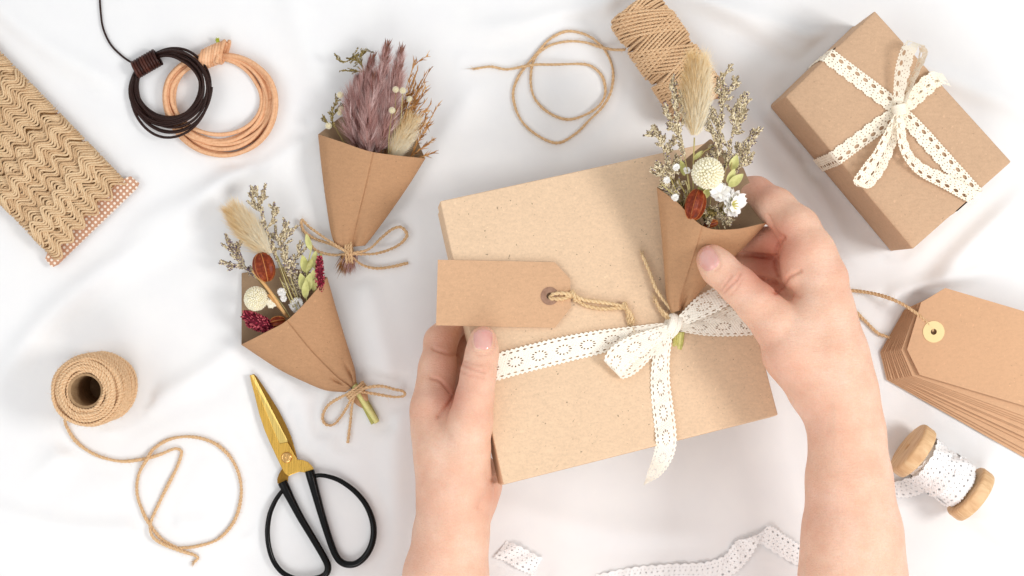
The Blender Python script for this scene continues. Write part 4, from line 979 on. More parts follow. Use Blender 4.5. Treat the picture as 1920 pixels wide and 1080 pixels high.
# spool standing lower left
HS, RS = 138.0, 64.0
sb = W(197, 724, 0); s2 = thing('twine_spool', 'round jute twine spool standing upright with its hollow core showing', 'spool', sb)
mb = MB(); tt = np.linspace(0, 2 * np.pi, 49)
prof = [(27, HS - 2), (31, HS + 1), (31, 2), (27, 2), (27, HS - 2)]
V = np.array([[sb[0] + r * math.cos(a), sb[1] + r * math.sin(a), z] for a in tt[:-1] for r, z in prof[:-1]]); n_ = 48; Q = []
for i in range(n_):
    for j in range(4): Q.append([i * 4 + j, i * 4 + (j + 1) % 4, ((i + 1) % n_) * 4 + (j + 1) % 4, ((i + 1) % n_) * 4 + j])
mb.add(V, Q); prism(mb, np.array([sb + A3(28 * math.cos(a), 28 * math.sin(a), 0) for a in np.linspace(0, 6.283, 32, endpoint=False)]), 2, 5); link('cardboard_core', mb, M['core'], s2, smooth=False)  # the disc is added: it closes the bottom so the hole looks dark
mb = MB(); tube(mb, np.array([sb + A3(0, 0, 4), sb + A3(0, 0, 20), sb + A3(0, 0, HS - 22), sb + A3(0, 0, HS - 9)]), 55, 40, cap=False)
def vring(mbr, z, R0, tilt, ph, ex=0.0, TR=3.6):
    t = np.linspace(0, 2 * np.pi + .15, 130); rr = R0 + ex * np.cos(2 * t + ph) + 0.7 * np.sin(5 * t + ph * 3)
    zz = np.clip(z + R0 * math.tan(tilt) * np.cos(t - ph), 4, HS + 5)
    rope(mbr, np.stack([sb[0] + rr * np.cos(t + ph), sb[1] + rr * np.sin(t + ph), zz], 1), TR, 12, 2, 6, fuzz=.22)
for k in range(22): vring(mb, 5 + k * 5.9, RS - 5 - 5 * math.exp(-(HS - 5 - k * 5.9) / 9), .03 * rng.normal(), rng.random() * 6)
for k in range(12): vring(mb, 20 + 95 * rng.random(), RS - 1.5, .16 * rng.choice([-1, 1]) * (1 + .2 * rng.random()), rng.random() * 6)
for r0, z0, n in ((34, -2, 3), (39, 0, 3), (44, 1, 3), (49.5, 0, 3), (55, -4, 3), (59, -10, 3)):
    for k in range(n): vring(mb, HS + z0 + 1.2 * rng.normal() - k * 5, r0 + rng.normal(0, 1.2), .035 * rng.normal(), rng.random() * 6, ex=rng.normal(0, 1.2))
link('twine_winding', mb, M['jute_spool'], s2)
mb = MB()
rope(mb, Ws([(140, 760, 60), (128, 782, 20), (122, 792, 8), (138, 822, 4), (160, 842, 4), (190, 857, 4), (230, 865, 4), (272, 860, 5), (300, 852, 9), (325, 842, 5), (337, 843, 4), (340, 852, 4), (330, 880, 4), (312, 915, 4), (295, 950, 4), (284, 975, 5), (282, 995, 8), (290, 1010, 10), (310, 1022, 10), (340, 1033, 6), (362, 1040, 4), (371, 1046, 4), (364, 1054, 4)]), 3.3, 14, 2, fuzz=.35, fray=12)
link('loose_end', mb, M['jute'], s2)
mb = MB()
rope(mb, Ws([(336, 1028, 4), (370, 1024, 4), (410, 1010, 4), (440, 975, 4), (452, 930, 4), (448, 890, 4), (430, 855, 4), (400, 830, 4), (360, 819, 4), (320, 823, 4), (290, 840, 4), (276, 860, 11), (260, 890, 4), (257, 925, 4), (268, 960, 4), (280, 982, 4), (300, 1008, 4), (318, 1020, 4), (336, 1028, 4)]), 3.3, 14, 2, fuzz=.35)
link('loose_loop', mb, M['jute'], s2)

# ------------------------------------------------------------------ leather cord coils
def coil(mbc, cx, cy, rx, ry, turns, cr, var, seed, zmax, bias=(0, 0), pinch=None):
    r3 = np.random.default_rng(seed); n = int(turns * 72); t = np.linspace(0, 2 * np.pi * turns, n); P = []
    a1_, p1 = r3.normal(0, 1, (int(turns) + 3)), r3.random(int(turns) + 3) * 6
    for i, a in enumerate(t):
        k = a / (2 * np.pi); k0 = int(k); f = k - k0; f = f * f * (3 - 2 * f)
        s = a1_[k0] * (1 - f) + a1_[k0 + 1] * f; ph = p1[k0] * (1 - f) + p1[k0 + 1] * f
        th = a % (2 * np.pi)
        w = 1.0 if pinch is None else 0.25 + .75 * min(1, abs((th - pinch + np.pi) % (2 * np.pi) - np.pi) / 1.1)
        r = 1 + var * w * (s * .9 + .55 * math.sin(th * 2 + ph) * .6)
        z = cr + (zmax) * (.5 + .5 * math.sin(th * 1.0 + ph * 2)) * (.3 + .7 * r3.random() * 0 + .5 * abs(s)) * w
        x = cx + rx * r * math.cos(th) + bias[0] * s * abs(math.sin(th / 2)); y = cy - ry * r * math.sin(th) + bias[1] * max(0, s) * max(0, -math.sin(th))
        P.append(W(x, y, max(cr, z)))
    tube(mbc, np.array(P), cr, 8, rnd=.5)
c2 = thing('cord_coil', 'large coil of tan leather cord with a green-tipped end', 'cord', W(412, 190, 0))
mb = MB(); coil(mb, 412, 186, 93, 80, 12, 4.0, .11, 11, 22, (0, 12), pinch=math.pi / 2)
link('cord_loops', mb, M['leather_tan'], c2)
mb = MB()
for k in range(8):
    cx_, cy_ = 376 + k * 5.6, 112 - 2.2 * k + .35 * (k - 4) ** 2 * .3; ang = math.radians(74); c = W(cx_, cy_, 15)
    e = A3(math.cos(ang), math.sin(ang), 0)
    P = np.array([c + e * 19 * math.cos(t) * (1 if k < 7 else 1.1) + A3(0, 0, 15 * math.sin(t)) + A3(1.4 * t, 0, 0) for t in np.linspace(-.2, 6.2, 26)])
    tube(mb, P, 3.8, 8, rnd=rng.random())
tube(mb, spline(Ws([(406, 118, 32), (409, 104, 30), (408, 92, 22), (409, 84, 16)]), n=20), 4.0, 8)
link('cord_wrap', mb, M['leather_tan'], c2)
mb = MB(); tube(mb, spline(Ws([(409, 88, 18), (409, 80, 14), (407, 73, 11)]), n=10), np.linspace(4.2, 3.0, 10), 8)
hairs(mb, np.repeat(W(408, 78, 14)[None], 14, 0), A3(0, 1, 0) + rng.normal(0, .5, (14, 3)), 9, .8, rnd=.5); link('green_tip', mb, M['green_thread'], c2)
c1 = thing('cord_coil', 'dark brown leather cord coil overlapping the larger tan coil', 'cord', W(320, 165, 0))
mb = MB(); coil(mb, 320, 166, 70, 64, 13, 2.6, .11, 5, 11, (0, 12), pinch=2.25)
V_, Q_, T_, R_ = mb.get(); im = img(V_)   # where it crosses the tan coil it rides on top of it
ride = 24 / (1 + np.exp(-(im[:, 0] - 305) / 14)); V_[:, 2] += ride
mb = MB(); mb.add(V_, Q_, T_, R_); link('cord_loops', mb, M['leather_dark'], c1)
mb = MB()
for k in range(9):
    f = k / 8; cx_, cy_ = 254 + 38 * f, 131 - 22 * f; ang = math.radians(-60); c = W(cx_, cy_, 14); e = A3(math.cos(ang), math.sin(ang), 0)
    P = np.array([c + e * 15 * math.cos(t) + A3(0, 0, 13 * math.sin(t)) + A3(.6 * t, .35 * t, 0) for t in np.linspace(-.2, 6.2, 26)]); tube(mb, P, 2.8, 8, rnd=rng.random())
link('cord_wrap', mb, M['leather_wrap'], c1)
mb = MB(); tube(mb, spline(Ws([(262, 124, 18), (250, 119, 8), (230, 106, 3), (208, 84, 3), (194, 55, 3), (189, 25, 3), (187, -15, 3), (190, -60, 3)]), n=70), 2.0, 8)
link('loose_end', mb, M['leather_dark'], c1)

# ------------------------------------------------------------------ card wound with wavy jute trim
tc = thing('trim_card', 'wavy jute trim wound on a brown polka-dot card', 'trim', W(60, 300, 0))
ul = W(268, 352, 0) - W(110, 505, 0); wdv = ul / np.linalg.norm(ul)                # across
lgv = A3(wdv[1], -wdv[0], 0)
if lgv[0] > 0: lgv = -lgv                                                          # along, towards the upper left
lo_c = (W(103, 497, 0) + W(258, 347, 0)) / 2
mb = MB(); pts = []
def cp(a, b): return lo_c + lgv * a + wdv * b
poly = [cp(-2, -112), cp(-6, -100), cp(-6, 104), cp(-2, 114), cp(18, 112), cp(24, 97), cp(480, 92), cp(480, -92), cp(24, -97), cp(18, -110)]
prism(mb, np.array(poly), 10, 15); cd = link('polka_card', mb, M['dots'], tc, smooth=False)
mb = MB(); poly = [cp(26, -93), cp(26, 93), cp(470, 92), cp(470, -92)]; prism(mb, np.array(poly), 7, 25)
mcore = link('wound_core', mb, fibre('jute_trim_core_shaded', '#9a7144', '#6a4523', '#b88d5a', 1300), tc, smooth=False); bevel(mcore, 7, 3)  # darker jute: shade of the gaps between cords put into its colour
mb = MB(); LW = 98.0; wl = 31.0
def trim_row(mbr, a0_, phase, zlev, ncord=6, slope=0.0, amp=13.0, halfw=LW, wob=0, dphi=.10):
    for c in range(ncord):
        b = np.linspace(-halfw, halfw, 130); k = 2 * np.pi / wl; ph_ = b * k + phase + c * dphi + .5 * np.sin(b / 37 + phase)
        saw = np.sin(ph_ + .22 * np.sin(ph_))
        a = a0_ + c * 6.1 + slope * b + amp * (1 + .12 * np.sin(b / 29 + c)) * saw + wob * np.sin(b / 50 + phase) + .5 * rng.normal()
        zz = zlev + .9 * np.sin(ph_ + 1) - 16 * np.clip((np.abs(b) / halfw - .90) / .10, 0, 1) ** 1.6 + .35 * rng.normal()
        P = lo_c + lgv * a[:, None] + wdv * b[:, None]; P = np.c_[P[:, :2], zz]
        tube(mbr, P, 2.0 + .25 * rng.random(), 7, rnd=.3 + .6 * rng.random())
wl = 37.0
for k in range(12): trim_row(mb, 16 + k * 38 + 2 * rng.normal(), 1.0 + .4 * rng.normal(), 26.5, 6, .06, 8.5)
ph0_ = 0.4
for k in range(13):
    ph0_ += .35 * rng.normal(); trim_row(mb, 17 + k * 36 + 1.5 * rng.normal(), ph0_, 31 + (k % 2) * 1.6, 6, .09 + .03 * rng.normal(), 9, wob=2)
for k in range(4): trim_row(mb, 60 + k * 100 + 8 * rng.normal(), 2.2 + rng.normal(), 36.5, 5, .17, 9, wob=2)
n = 2600; i = rng.random(n) * 450 + 22; j = (rng.random(n) * 2 - 1) * LW
rt = lo_c + lgv * i[:, None] + wdv * j[:, None]; rt = np.c_[rt[:, :2], 30 + 8 * rng.random(n) - 12 * (np.abs(j) / LW > .94)]
hairs(mb, rt, rng.normal(0, 1, (n, 3)) * A3(1, 1, .35), 5 + 7 * rng.random(n), .25, curl=.5, rnd=.75)
link('wavy_trim', mb, M['trim'], tc)

# ------------------------------------------------------------------ scissors
def SC(x, y, z=0): return W(450 + x / 2.7, 680 + y / 2.7, z)
sc = thing('scissors', 'gold-bladed scissors with large black loop handles, lying closed', 'scissors', SC(236, 480, 0))
def blade_mesh(outer, z0, z1): 
    m_ = MB(); prism(m_, np.array([SC(*p, (z0 + z1) / 2) for p in outer]), z0, z1); return m_
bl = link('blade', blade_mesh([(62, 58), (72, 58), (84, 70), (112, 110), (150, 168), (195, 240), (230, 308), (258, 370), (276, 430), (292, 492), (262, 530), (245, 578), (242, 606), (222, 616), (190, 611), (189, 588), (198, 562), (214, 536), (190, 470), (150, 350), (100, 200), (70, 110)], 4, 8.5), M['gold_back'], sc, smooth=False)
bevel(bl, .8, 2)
# front blade: flat body plus the ground bevel
m_ = MB(); body = [(50, 64), (58, 62), (200, 408), (242, 403), (262, 440), (290, 490), (318, 492), (345, 503), (362, 520), (374, 537), (352, 560), (335, 556), (300, 552), (268, 564), (246, 574), (226, 558), (210, 528), (178, 460), (150, 400), (125, 340), (98, 258), (74, 160), (58, 100)]
prism(m_, np.array([SC(*p, 11) for p in body]), 9, 14); o = link('blade', m_, M['gold'], sc, smooth=False); bevel(o, .8, 2)
m_ = MB(); a_, b__, c_, d_, e_ = SC(52, 63, 13.6), SC(200, 408, 13.7), SC(241, 402, 10.6), SC(238, 388, 10.2), SC(70, 61, 10.6)
lowr = [p * A3(1, 1, 0) + A3(0, 0, 9.2) for p in (a_, b__, c_, d_, e_)]
V = np.array([a_, b__, c_, d_, e_] + lowr); Q = [[i, (i + 1) % 5, (i + 1) % 5 + 5, i + 5] for i in range(5)]
m_.add(V, Q, [[0, 1, 2], [0, 2, 3], [0, 3, 4]]); o = link('blade_bevel', m_, metal('gold_bevel_lit', '#f2d27c', 0.3), o, smooth=False); orient_out(o)  # lighter gold: brighter reflection of the slanted facet put into the colour
m_ = MB(); c = SC(236, 480, 14.2)
pr = [(10.5, 0), (10.3, 1.6), (9.2, 2.8), (6.5, 3.6), (5.6, 3.2), (4.6, 3.4), (3.0, 3.0), (1.8, 3.3), (.01, 3.4)]
V = np.array([[c[0] + r * math.cos(a), c[1] + r * math.sin(a), c[2] + z] for a in np.linspace(0, 2 * np.pi, 32, endpoint=False) for r, z in pr]); k_ = len(pr)
Q = [[i * k_ + j, ((i + 1) % 32) * k_ + j, ((i + 1) % 32) * k_ + j + 1, i * k_ + j + 1] for i in range(32) for j in range(k_ - 1)]
m_.add(V, Q); link('screw', m_, M['brass'], sc)
m_ = MB()   # left handle
arm = [(214, 604, 9), (232, 640, 10), (262, 700, 11), (310, 790, 12), (370, 890, 12), (420, 975, 12), (444, 1025, 12), (440, 1062, 12), (410, 1086, 12), (350, 1098, 12), (280, 1094, 12), (215, 1062, 12), (170, 1005, 12), (146, 930, 12), (139, 850, 12), (150, 770, 12), (176, 705, 12), (205, 660, 11), (222, 640, 10)]
C = spline(np.array([np.r_[SC(*p), r] for p, r in zip(arm, [9.3, 9.0, 7.8, 7.0, 6.6, 6.5, 6.6, 6.3, 5.9, 5.5, 5.2, 5.0, 4.9, 4.9, 4.9, 4.7, 4.4, 4.0, 3.6])]), n=200)
tube(m_, C[:, :3], C[:, 3], 16, r2=C[:, 3] * .9); link('handle', m_, M['black'], sc)
m_ = MB()
arm = [(352, 546, 11), (362, 585, 12), (380, 650, 12), (405, 740, 12), (432, 830, 12), (460, 915, 12), (482, 970, 12), (508, 1006, 12), (545, 1022, 12), (590, 1016, 12), (634, 980, 12), (665, 925, 12), (677, 860, 12), (668, 790, 12), (635, 715, 12), (580, 650, 12), (510, 600, 12), (450, 577, 12), (400, 570, 11), (375, 578, 10)]
C = spline(np.array([np.r_[SC(*p), r] for p, r in zip(arm, [9.0, 9.0, 8.2, 7.4, 6.9, 6.6, 6.5, 6.5, 6.5, 6.3, 6.2, 6.1, 6.0, 5.7, 5.3, 5.0, 4.6, 4.2, 4.0, 3.6])]), n=200)
tube(m_, C[:, :3], C[:, 3], 16, r2=C[:, 3] * .9); link('handle', m_, M['black'], sc)

# ------------------------------------------------------------------ stack of kraft tags with string
def tag_poly(hx, hy, ang, z):
    d = A3(math.cos(ang), math.sin(ang), 0); e = A3(-d[1], d[0], 0)     # image axes: right, down
    out = []
    for a, b in ((-38, -46), (-2, -85), (330, -85), (330, 85), (-2, 85), (-38, 46)):
        x, y = hx + d[0] * a + e[0] * b, hy + d[1] * a + e[1] * b; out.append(W(x, y, z))
    return out
NTAG = 13; first = None
ORD = ['', 'second', 'third', 'fourth', 'fifth', 'sixth', 'seventh', 'eighth', 'ninth', 'tenth', 'eleventh', 'twelfth']
descr = {0: 'lowest kraft tag of the fanned stack, resting on the cloth', NTAG - 1: 'top kraft tag of the fanned stack, with cream eyelet'}
for k in range(NTAG):
    f = k / (NTAG - 1.0)
    g = 1.0 if k == NTAG - 1 else f * .86
    hx, hy = 1706 + (1750 - 1706) * g, 639 + (622 - 639) * g; ang = math.radians(29.5 - 13 * g + .5 * rng.normal() * (0 < k < NTAG - 1)); z = 3 + k * 3.6
    if k == NTAG - 1: z += 5
    o_ = W(hx, hy, z); lab = descr.get(k, 'kraft tag %s from the bottom in the fanned stack, only its edge showing' % ORD[k % 12])
    tg_ = thing('kraft_tag', lab, 'tag', o_, 'kraft tags in the fanned stack')
    m_ = MB(); prism(m_, np.array(tag_poly(hx, hy, ang, z)), z, z + 1.9, (o_, 6.0)); c_ = link('tag_card', m_, M['tagstack'], tg_, smooth=False)
    if k == NTAG - 1:
        m_ = MB(); prism(m_, np.array([o_ + A3(20 * math.cos(t), 20 * math.sin(t), 0) for t in np.linspace(0, 6.283, 36, endpoint=False)]), z + 2.2, z + 3.2, (o_, 5.6)); link('eyelet', m_, M['eyelet'], tg_, smooth=False)
ts = thing('tag_string', 'jute string looped through the fanned stack of kraft tags', 'string', W(1660, 580, 0))
m_ = MB(); rope(m_, Ws([(1750, 624, 40), (1746, 614, 50), (1730, 597, 52), (1705, 578, 50), (1675, 562, 40), (1640, 551, 20), (1600, 545, 6), (1570, 545, 4), (1555, 556, 4), (1575, 575, 4), (1600, 582, 4), (1622, 602, 4), (1645, 624, 5), (1662, 631, 7), (1690, 640, 2)]), 3.5, 14, 2, fuzz=.6); link('string', m_, M['jute'], ts)

# ------------------------------------------------------------------ wooden bobbin with white lace
bobc = W(1766, 886, 55); bax = A3(.80, -.60, .0); bax /= np.linalg.norm(bax)
bo = thing('lace_spool', 'small wooden bobbin wound with white lace below the kraft tags', 'spool', bobc * A3(1, 1, 0))
def lathe(mbl, c, ax_, prof_, n=48):
    s = np.cross(ax_, A3(0, 0, 1)); s /= np.linalg.norm(s); q = np.cross(ax_, s)
    V = np.array([c + ax_ * z + (s * math.cos(a) + q * math.sin(a)) * r for a in np.linspace(0, 2 * np.pi, n, endpoint=False) for r, z in prof_]); k = len(prof_)
    Q = [[i * k + j, ((i + 1) % n) * k + j, ((i + 1) % n) * k + j + 1, i * k + j + 1] for i in range(n) for j in range(k - 1)]
    mbl.add(V, Q)
for sgn in (-1, 1):
    m_ = MB(); lathe(m_, bobc, bax, [(7, sgn * 40), (7, sgn * 78), (9, sgn * 80), (48, sgn * 80), (51.5, sgn * 78.5), (53, sgn * 75), (53, sgn * 58), (51.5, sgn * 54.5), (48, sgn * 53), (12, sgn * 52)]); o = link('flange', m_, M['wood'], bo); o.modifiers.new('es', 'EDGE_SPLIT').split_angle = math.radians(50); orient_out(o)
m_ = MB(); tube(m_, np.array([bobc - bax * 60, bobc - bax * 20, bobc + bax * 20, bobc + bax * 60]), 24, 32, cap=False); link('spindle', m_, M['wood'], bo)
m_ = MB(); tube(m_, np.array([bobc - bax * 50, bobc - bax * 20, bobc + bax * 20, bobc + bax * 50]), 33, 32); 
s_ = np.cross(bax, A3(0, 0, 1)); q_ = np.cross(bax, s_)
for k in range(12):
    c0_ = -28 + 56 * (k % 3) / 2.0 + rng.normal(0, 3); rr = 34.5 + k * .9; n = 60; t = np.linspace(0, 2 * np.pi * 1.02, n) + rng.random() * 6; sk = rng.normal(0, .09)
    P = bobc + bax * (c0_ + 30 * sk * np.cos(t))[:, None] + (s_ * np.cos(t)[:, None] + q_ * np.sin(t)[:, None]) * rr
    hv = bax[None] * (20.5 if k % 3 else 19) + (s_ * np.cos(t)[:, None] + q_ * np.sin(t)[:, None]) * rng.normal(0, 2.5)
    ribbon(m_, np.c_[P, hv], lace_c, nominal=20, cell=.9, wave=1.5, u0=rng.random() * 20)
link('wound_lace', m_, M['lace_white'], bo)
m_ = MB(); ribbon(m_, [wt(1745, 905, 40, 12, 14, 2), wt(1728, 905, 22, 13, 15, 2), wt(1712, 912, 10, 13, 16, 0), wt(1690, 918, 5, 11, 17), wt(1660, 916, 4, 8, 18), wt(1625, 930, 4, 8, 18)], lace_c, nominal=20, cell=.9, wave=1.2)
link('loose_lace', m_, M['lace_white'], bo)

# loose lace by the lower edge
m_ = MB(); ribbon(m_, [wt(938, 1030, 3, -12, 17, 1), wt(960, 1038, 7, -12, 17), wt(985, 1052, 6, -11, 18), wt(1008, 1063, 3, -10, 18)], lace_c, nominal=20, cell=.9, wave=1.6)
o = link('lace_scrap', m_, M['lace_white'], at=W(972, 1050, 0)); o['label'] = 'short white lace scrap beside the left forearm'; o['category'] = 'lace'
m_ = MB(); ribbon(m_, [wt(1120, 1096, 3, 3, 20), wt(1190, 1082, 3, 3, 20), wt(1260, 1076, 4, 0, 20), wt(1320, 1074, 4, 1, 21), wt(1365, 1060, 5, 9, 19), wt(1390, 1034, 7, 18, 12, 1), wt(1407, 1010, 9, 21, -2, 1), wt(1432, 1002, 8, 12, -17), wt(1465, 1022, 5, 10, -18), wt(1500, 1042, 4, 9, -18), wt(1550, 1060, 4, 8, -18)], lace_c, nominal=22, cell=.8, wave=1.8)
o = link('lace_ribbon', m_, M['lace_white'], at=W(1300, 1060, 0)); o['label'] = 'long white lace ribbon trailing across the cloth between the two forearms'; o['category'] = 'lace'

# ------------------------------------------------------------------ the person: two bare forearms and hands
def surface_nets(F, org, h):
    nx, ny, nz = F.shape; S_ = F < 0
    c = np.zeros((nx - 1, ny - 1, nz - 1), np.int8)
    for dx in (0, 1):
        for dy in (0, 1):
            for dz in (0, 1): c += S_[dx:nx - 1 + dx, dy:ny - 1 + dy, dz:nz - 1 + dz]
    mix = (c > 0) & (c < 8); I = np.argwhere(mix); idx = np.full(mix.shape, -1, int); idx[mix] = np.arange(len(I))
    acc = np.zeros((len(I), 3)); cnt = np.zeros(len(I))
    corners = [(0, 0, 0), (1, 0, 0), (0, 1, 0), (1, 1, 0), (0, 0, 1), (1, 0, 1), (0, 1, 1), (1, 1, 1)]
    edges = [(0, 1), (2, 3), (4, 5), (6, 7), (0, 2), (1, 3), (4, 6), (5, 7), (0, 4), (1, 5), (2, 6), (3, 7)]
    fv = [F[I[:, 0] + a, I[:, 1] + b, I[:, 2] + d] for a, b, d in corners]
    for a, b in edges:
        fa, fb = fv[a], fv[b]; m = (fa < 0) != (fb < 0); t = np.where(m, fa / np.where(m, fa - fb, 1), 0)
        p = np.array(corners[a])[None] + t[:, None] * (np.array(corners[b]) - np.array(corners[a]))[None]
        acc += np.where(m[:, None], p, 0); cnt += m
    V = org + (I + acc / cnt[:, None]) * h
    Q = []
    for ax_ in range(3):
        sl0 = [slice(None)] * 3; sl1 = [slice(None)] * 3; sl0[ax_] = slice(0, -1); sl1[ax_] = slice(1, None)
        A, B = S_[tuple(sl0)], S_[tuple(sl1)]; E = np.argwhere(A != B)
        o1, o2 = [(1, 2), (2, 0), (0, 1)][ax_]
        ok = (E[:, o1] > 0) & (E[:, o2] > 0) & (E[:, o1] < F.shape[o1] - 1) & (E[:, o2] < F.shape[o2] - 1); E = E[ok]
        q = []
        for a, b in ((0, 0), (1, 0), (1, 1), (0, 1)):
            e = E.copy(); e[:, o1] -= a; e[:, o2] -= b; q.append(idx[e[:, 0], e[:, 1], e[:, 2]])
        q = np.stack(q, 1); flip = A[E[:, 0], E[:, 1], E[:, 2]]
        q[~flip] = q[~flip][:, ::-1]; q = q[:, ::1]; Q.append(q)
    return V, np.concatenate(Q)

def smin(a, b, k):
    h = np.clip(k - np.abs(a - b), 0, None) / k
    return np.minimum(a, b) - h * h * k * 0.25
def build_hand(name, root, groups, label, creases, reds, h=2.8, kf=9.0):
    """groups: list of (blend, [capsule, ...]); the first is palm and forearm, the others the fingers.
       capsule: (x0,y0,z0,r0, x1,y1,z1,r1), radii as they look in the photograph"""
    caps = []
    for kb, cl_ in groups:
        g = []
        for (x0, y0, z0, r0, x1, y1, z1, r1) in cl_: g.append((W(x0, y0, z0), r0 * (1 - z0 / H) - kb * .16, W(x1, y1, z1), r1 * (1 - z1 / H) - kb * .16))
        caps.append((kb, g))
    allp = np.array([p for _, g in caps for (a, ra, b, rb) in g for p in (a - ra, a + ra, b - rb, b + rb)])
    lo = allp.min(0) - 14; hi = allp.max(0) + 14; n = np.ceil((hi - lo) / h).astype(int) + 1
    axs = [lo[i] + np.arange(n[i]) * h for i in range(3)]
    def group_field(kb, g):
        F = np.full(tuple(n), 90.0, np.float32)
        for (a, ra, b, rb) in g:
            mn = np.minimum(a - ra, b - rb) - 42; mx = np.maximum(a + ra, b + rb) + 42
            i0 = np.clip(((mn - lo) / h).astype(int), 0, n - 1); i1 = np.clip(((mx - lo) / h).astype(int) + 2, 1, n)
            X = axs[0][i0[0]:i1[0]][:, None, None]; Y = axs[1][i0[1]:i1[1]][None, :, None]; Z = axs[2][i0[2]:i1[2]][None, None, :]
            ab = b - a; L2 = ab.dot(ab) + 1e-9
            t = np.clip(((X - a[0]) * ab[0] + (Y - a[1]) * ab[1] + (Z - a[2]) * ab[2]) / L2, 0, 1)
            d = np.sqrt((X - a[0] - t * ab[0]) ** 2 + (Y - a[1] - t * ab[1]) ** 2 + (Z - a[2] - t * ab[2]) ** 2) - (ra + (rb - ra) * t)
            sl = (slice(i0[0], i1[0]), slice(i0[1], i1[1]), slice(i0[2], i1[2]))
            F[sl] = smin(F[sl], d.astype(np.float32), kb)
        return F
    P_ = group_field(*caps[0]); tot = P_.copy()
    for kb, g in caps[1:]:
        Fi = group_field(kb, g); tot = smin(tot, smin(P_, Fi, kf), 4.0)
    V, Q = surface_nets(tot, lo, h)
    # relax the staircase a little
    E = np.concatenate([Q[:, [0, 1]], Q[:, [1, 2]], Q[:, [2, 3]], Q[:, [3, 0]]])
    for it in range(3):
        s_ = np.zeros_like(V); c_ = np.zeros(len(V)); 
        for k in range(3):
            s_[:, k] = np.bincount(E[:, 0], V[E[:, 1], k], len(V)) + np.bincount(E[:, 1], V[E[:, 0], k], len(V))
        c_ = np.bincount(E[:, 0], minlength=len(V)) + np.bincount(E[:, 1], minlength=len(V))
        V = V + .5 * (s_ / np.maximum(c_, 1)[:, None] - V)
    fn = np.cross(V[Q[:, 2]] - V[Q[:, 0]], V[Q[:, 3]] - V[Q[:, 1]]); N = np.zeros_like(V)
    for k in range(4):
        for c in range(3): N[:, c] += np.bincount(Q[:, k], fn[:, c], len(V))
    N /= np.linalg.norm(N, axis=1, keepdims=True) + 1e-9
    if (N[np.argmax(V[:, 2])][2]) < 0: Q = Q[:, ::-1]; N = -N
    im = img(V); up = np.clip(N[:, 2] * 4 + .6, 0, 1); disp = np.zeros(len(V)); red = np.zeros(len(V))
    for pts, width, depth, rd, *zm in creases:
        P = spline(np.array([(x, y, 0) for x, y in pts], float), n=30)[:, :2]; dm = np.full(len(V), 1e9)
        for i in range(len(P) - 1):
            ab = P[i + 1] - P[i]; t = np.clip(((im - P[i]) @ ab) / (ab @ ab), 0, 1); dm = np.minimum(dm, np.linalg.norm(im - P[i] - t[:, None] * ab, axis=1))
        if zm: dm = np.where(V[:, 2] > zm[0], 1e9, dm)
        disp -= depth * np.exp(-(dm / width) ** 2) * up; red += rd * np.exp(-(dm / (width * 2.2)) ** 2)
    for x, y, r, a in reds:
        red += 1.35 * a * np.exp(-(((im[:, 0] - x) ** 2 + (im[:, 1] - y) ** 2) / r ** 2))
    V = V + N * disp[:, None]
    m_ = MB(); m_.add(V, Q)
    o = link(name, m_, M['skin'], root, attrs={'red': np.clip(red, 0, 1)}, label=label); subsurf(o, 1)
    o['_n'] = len(V)
    return o, BVHTree.FromPolygons([tuple(v) for v in V], [tuple(q) for q in Q])

def nail(root, tree, c, a, b, ang, lift=1.3):
    """c: pixel centre, a: half length along ang (degrees, image), b: half width"""
    ca, sa = math.cos(math.radians(ang)), math.sin(math.radians(ang)); n = 25
    U, Vv = np.meshgrid(np.linspace(-1, 1, n), np.linspace(-1, 1, n), indexing='ij')
    # square to rounded-square mapping
    X = U * np.sqrt(1 - .42 * Vv ** 2); Y = Vv * np.sqrt(1 - .42 * U ** 2)
    P = []; tip = []
    eye = Vector((0, 0, H))
    for u, v, x, y in zip(U.ravel(), Vv.ravel(), X.ravel(), Y.ravel()):
        px = c[0] + ca * x * a - sa * y * b; py = c[1] + sa * x * a + ca * y * b
        d = Vector(W(px, py, 0)) - eye; d.normalize(); hit, nn, _, _ = tree.ray_cast(eye, d)
        if hit is None: hit = Vector(P[-1]) if P else Vector(W(px, py, 240)); nn = Vector((0, 0, 1))
        e = max(abs(u), abs(v)); rise = lift * (1 - e ** 6) - .9 * e ** 8
        P.append(np.array(hit) + A3(0, 0, 1) * rise); tip.append(np.clip((u - .80) / .12, 0, 1))
    P = np.array(P).reshape(n, n, 3)
    for _ in range(3): P[1:-1, 1:-1] = .5 * P[1:-1, 1:-1] + .125 * (P[:-2, 1:-1] + P[2:, 1:-1] + P[1:-1, :-2] + P[1:-1, 2:])
    m_ = MB(); m_.add(P.reshape(-1, 3), grid_faces(n, n)[:, ::-1])
    return link('fingernail', m_, M['nail'], root, attrs={'red': np.array(tip)})

pe = thing('person', 'bare forearms and hands reaching in, one steadying the gift box, one holding a bouquet', 'person', W(1220, 1120, 0))
CP = lambda *a: a
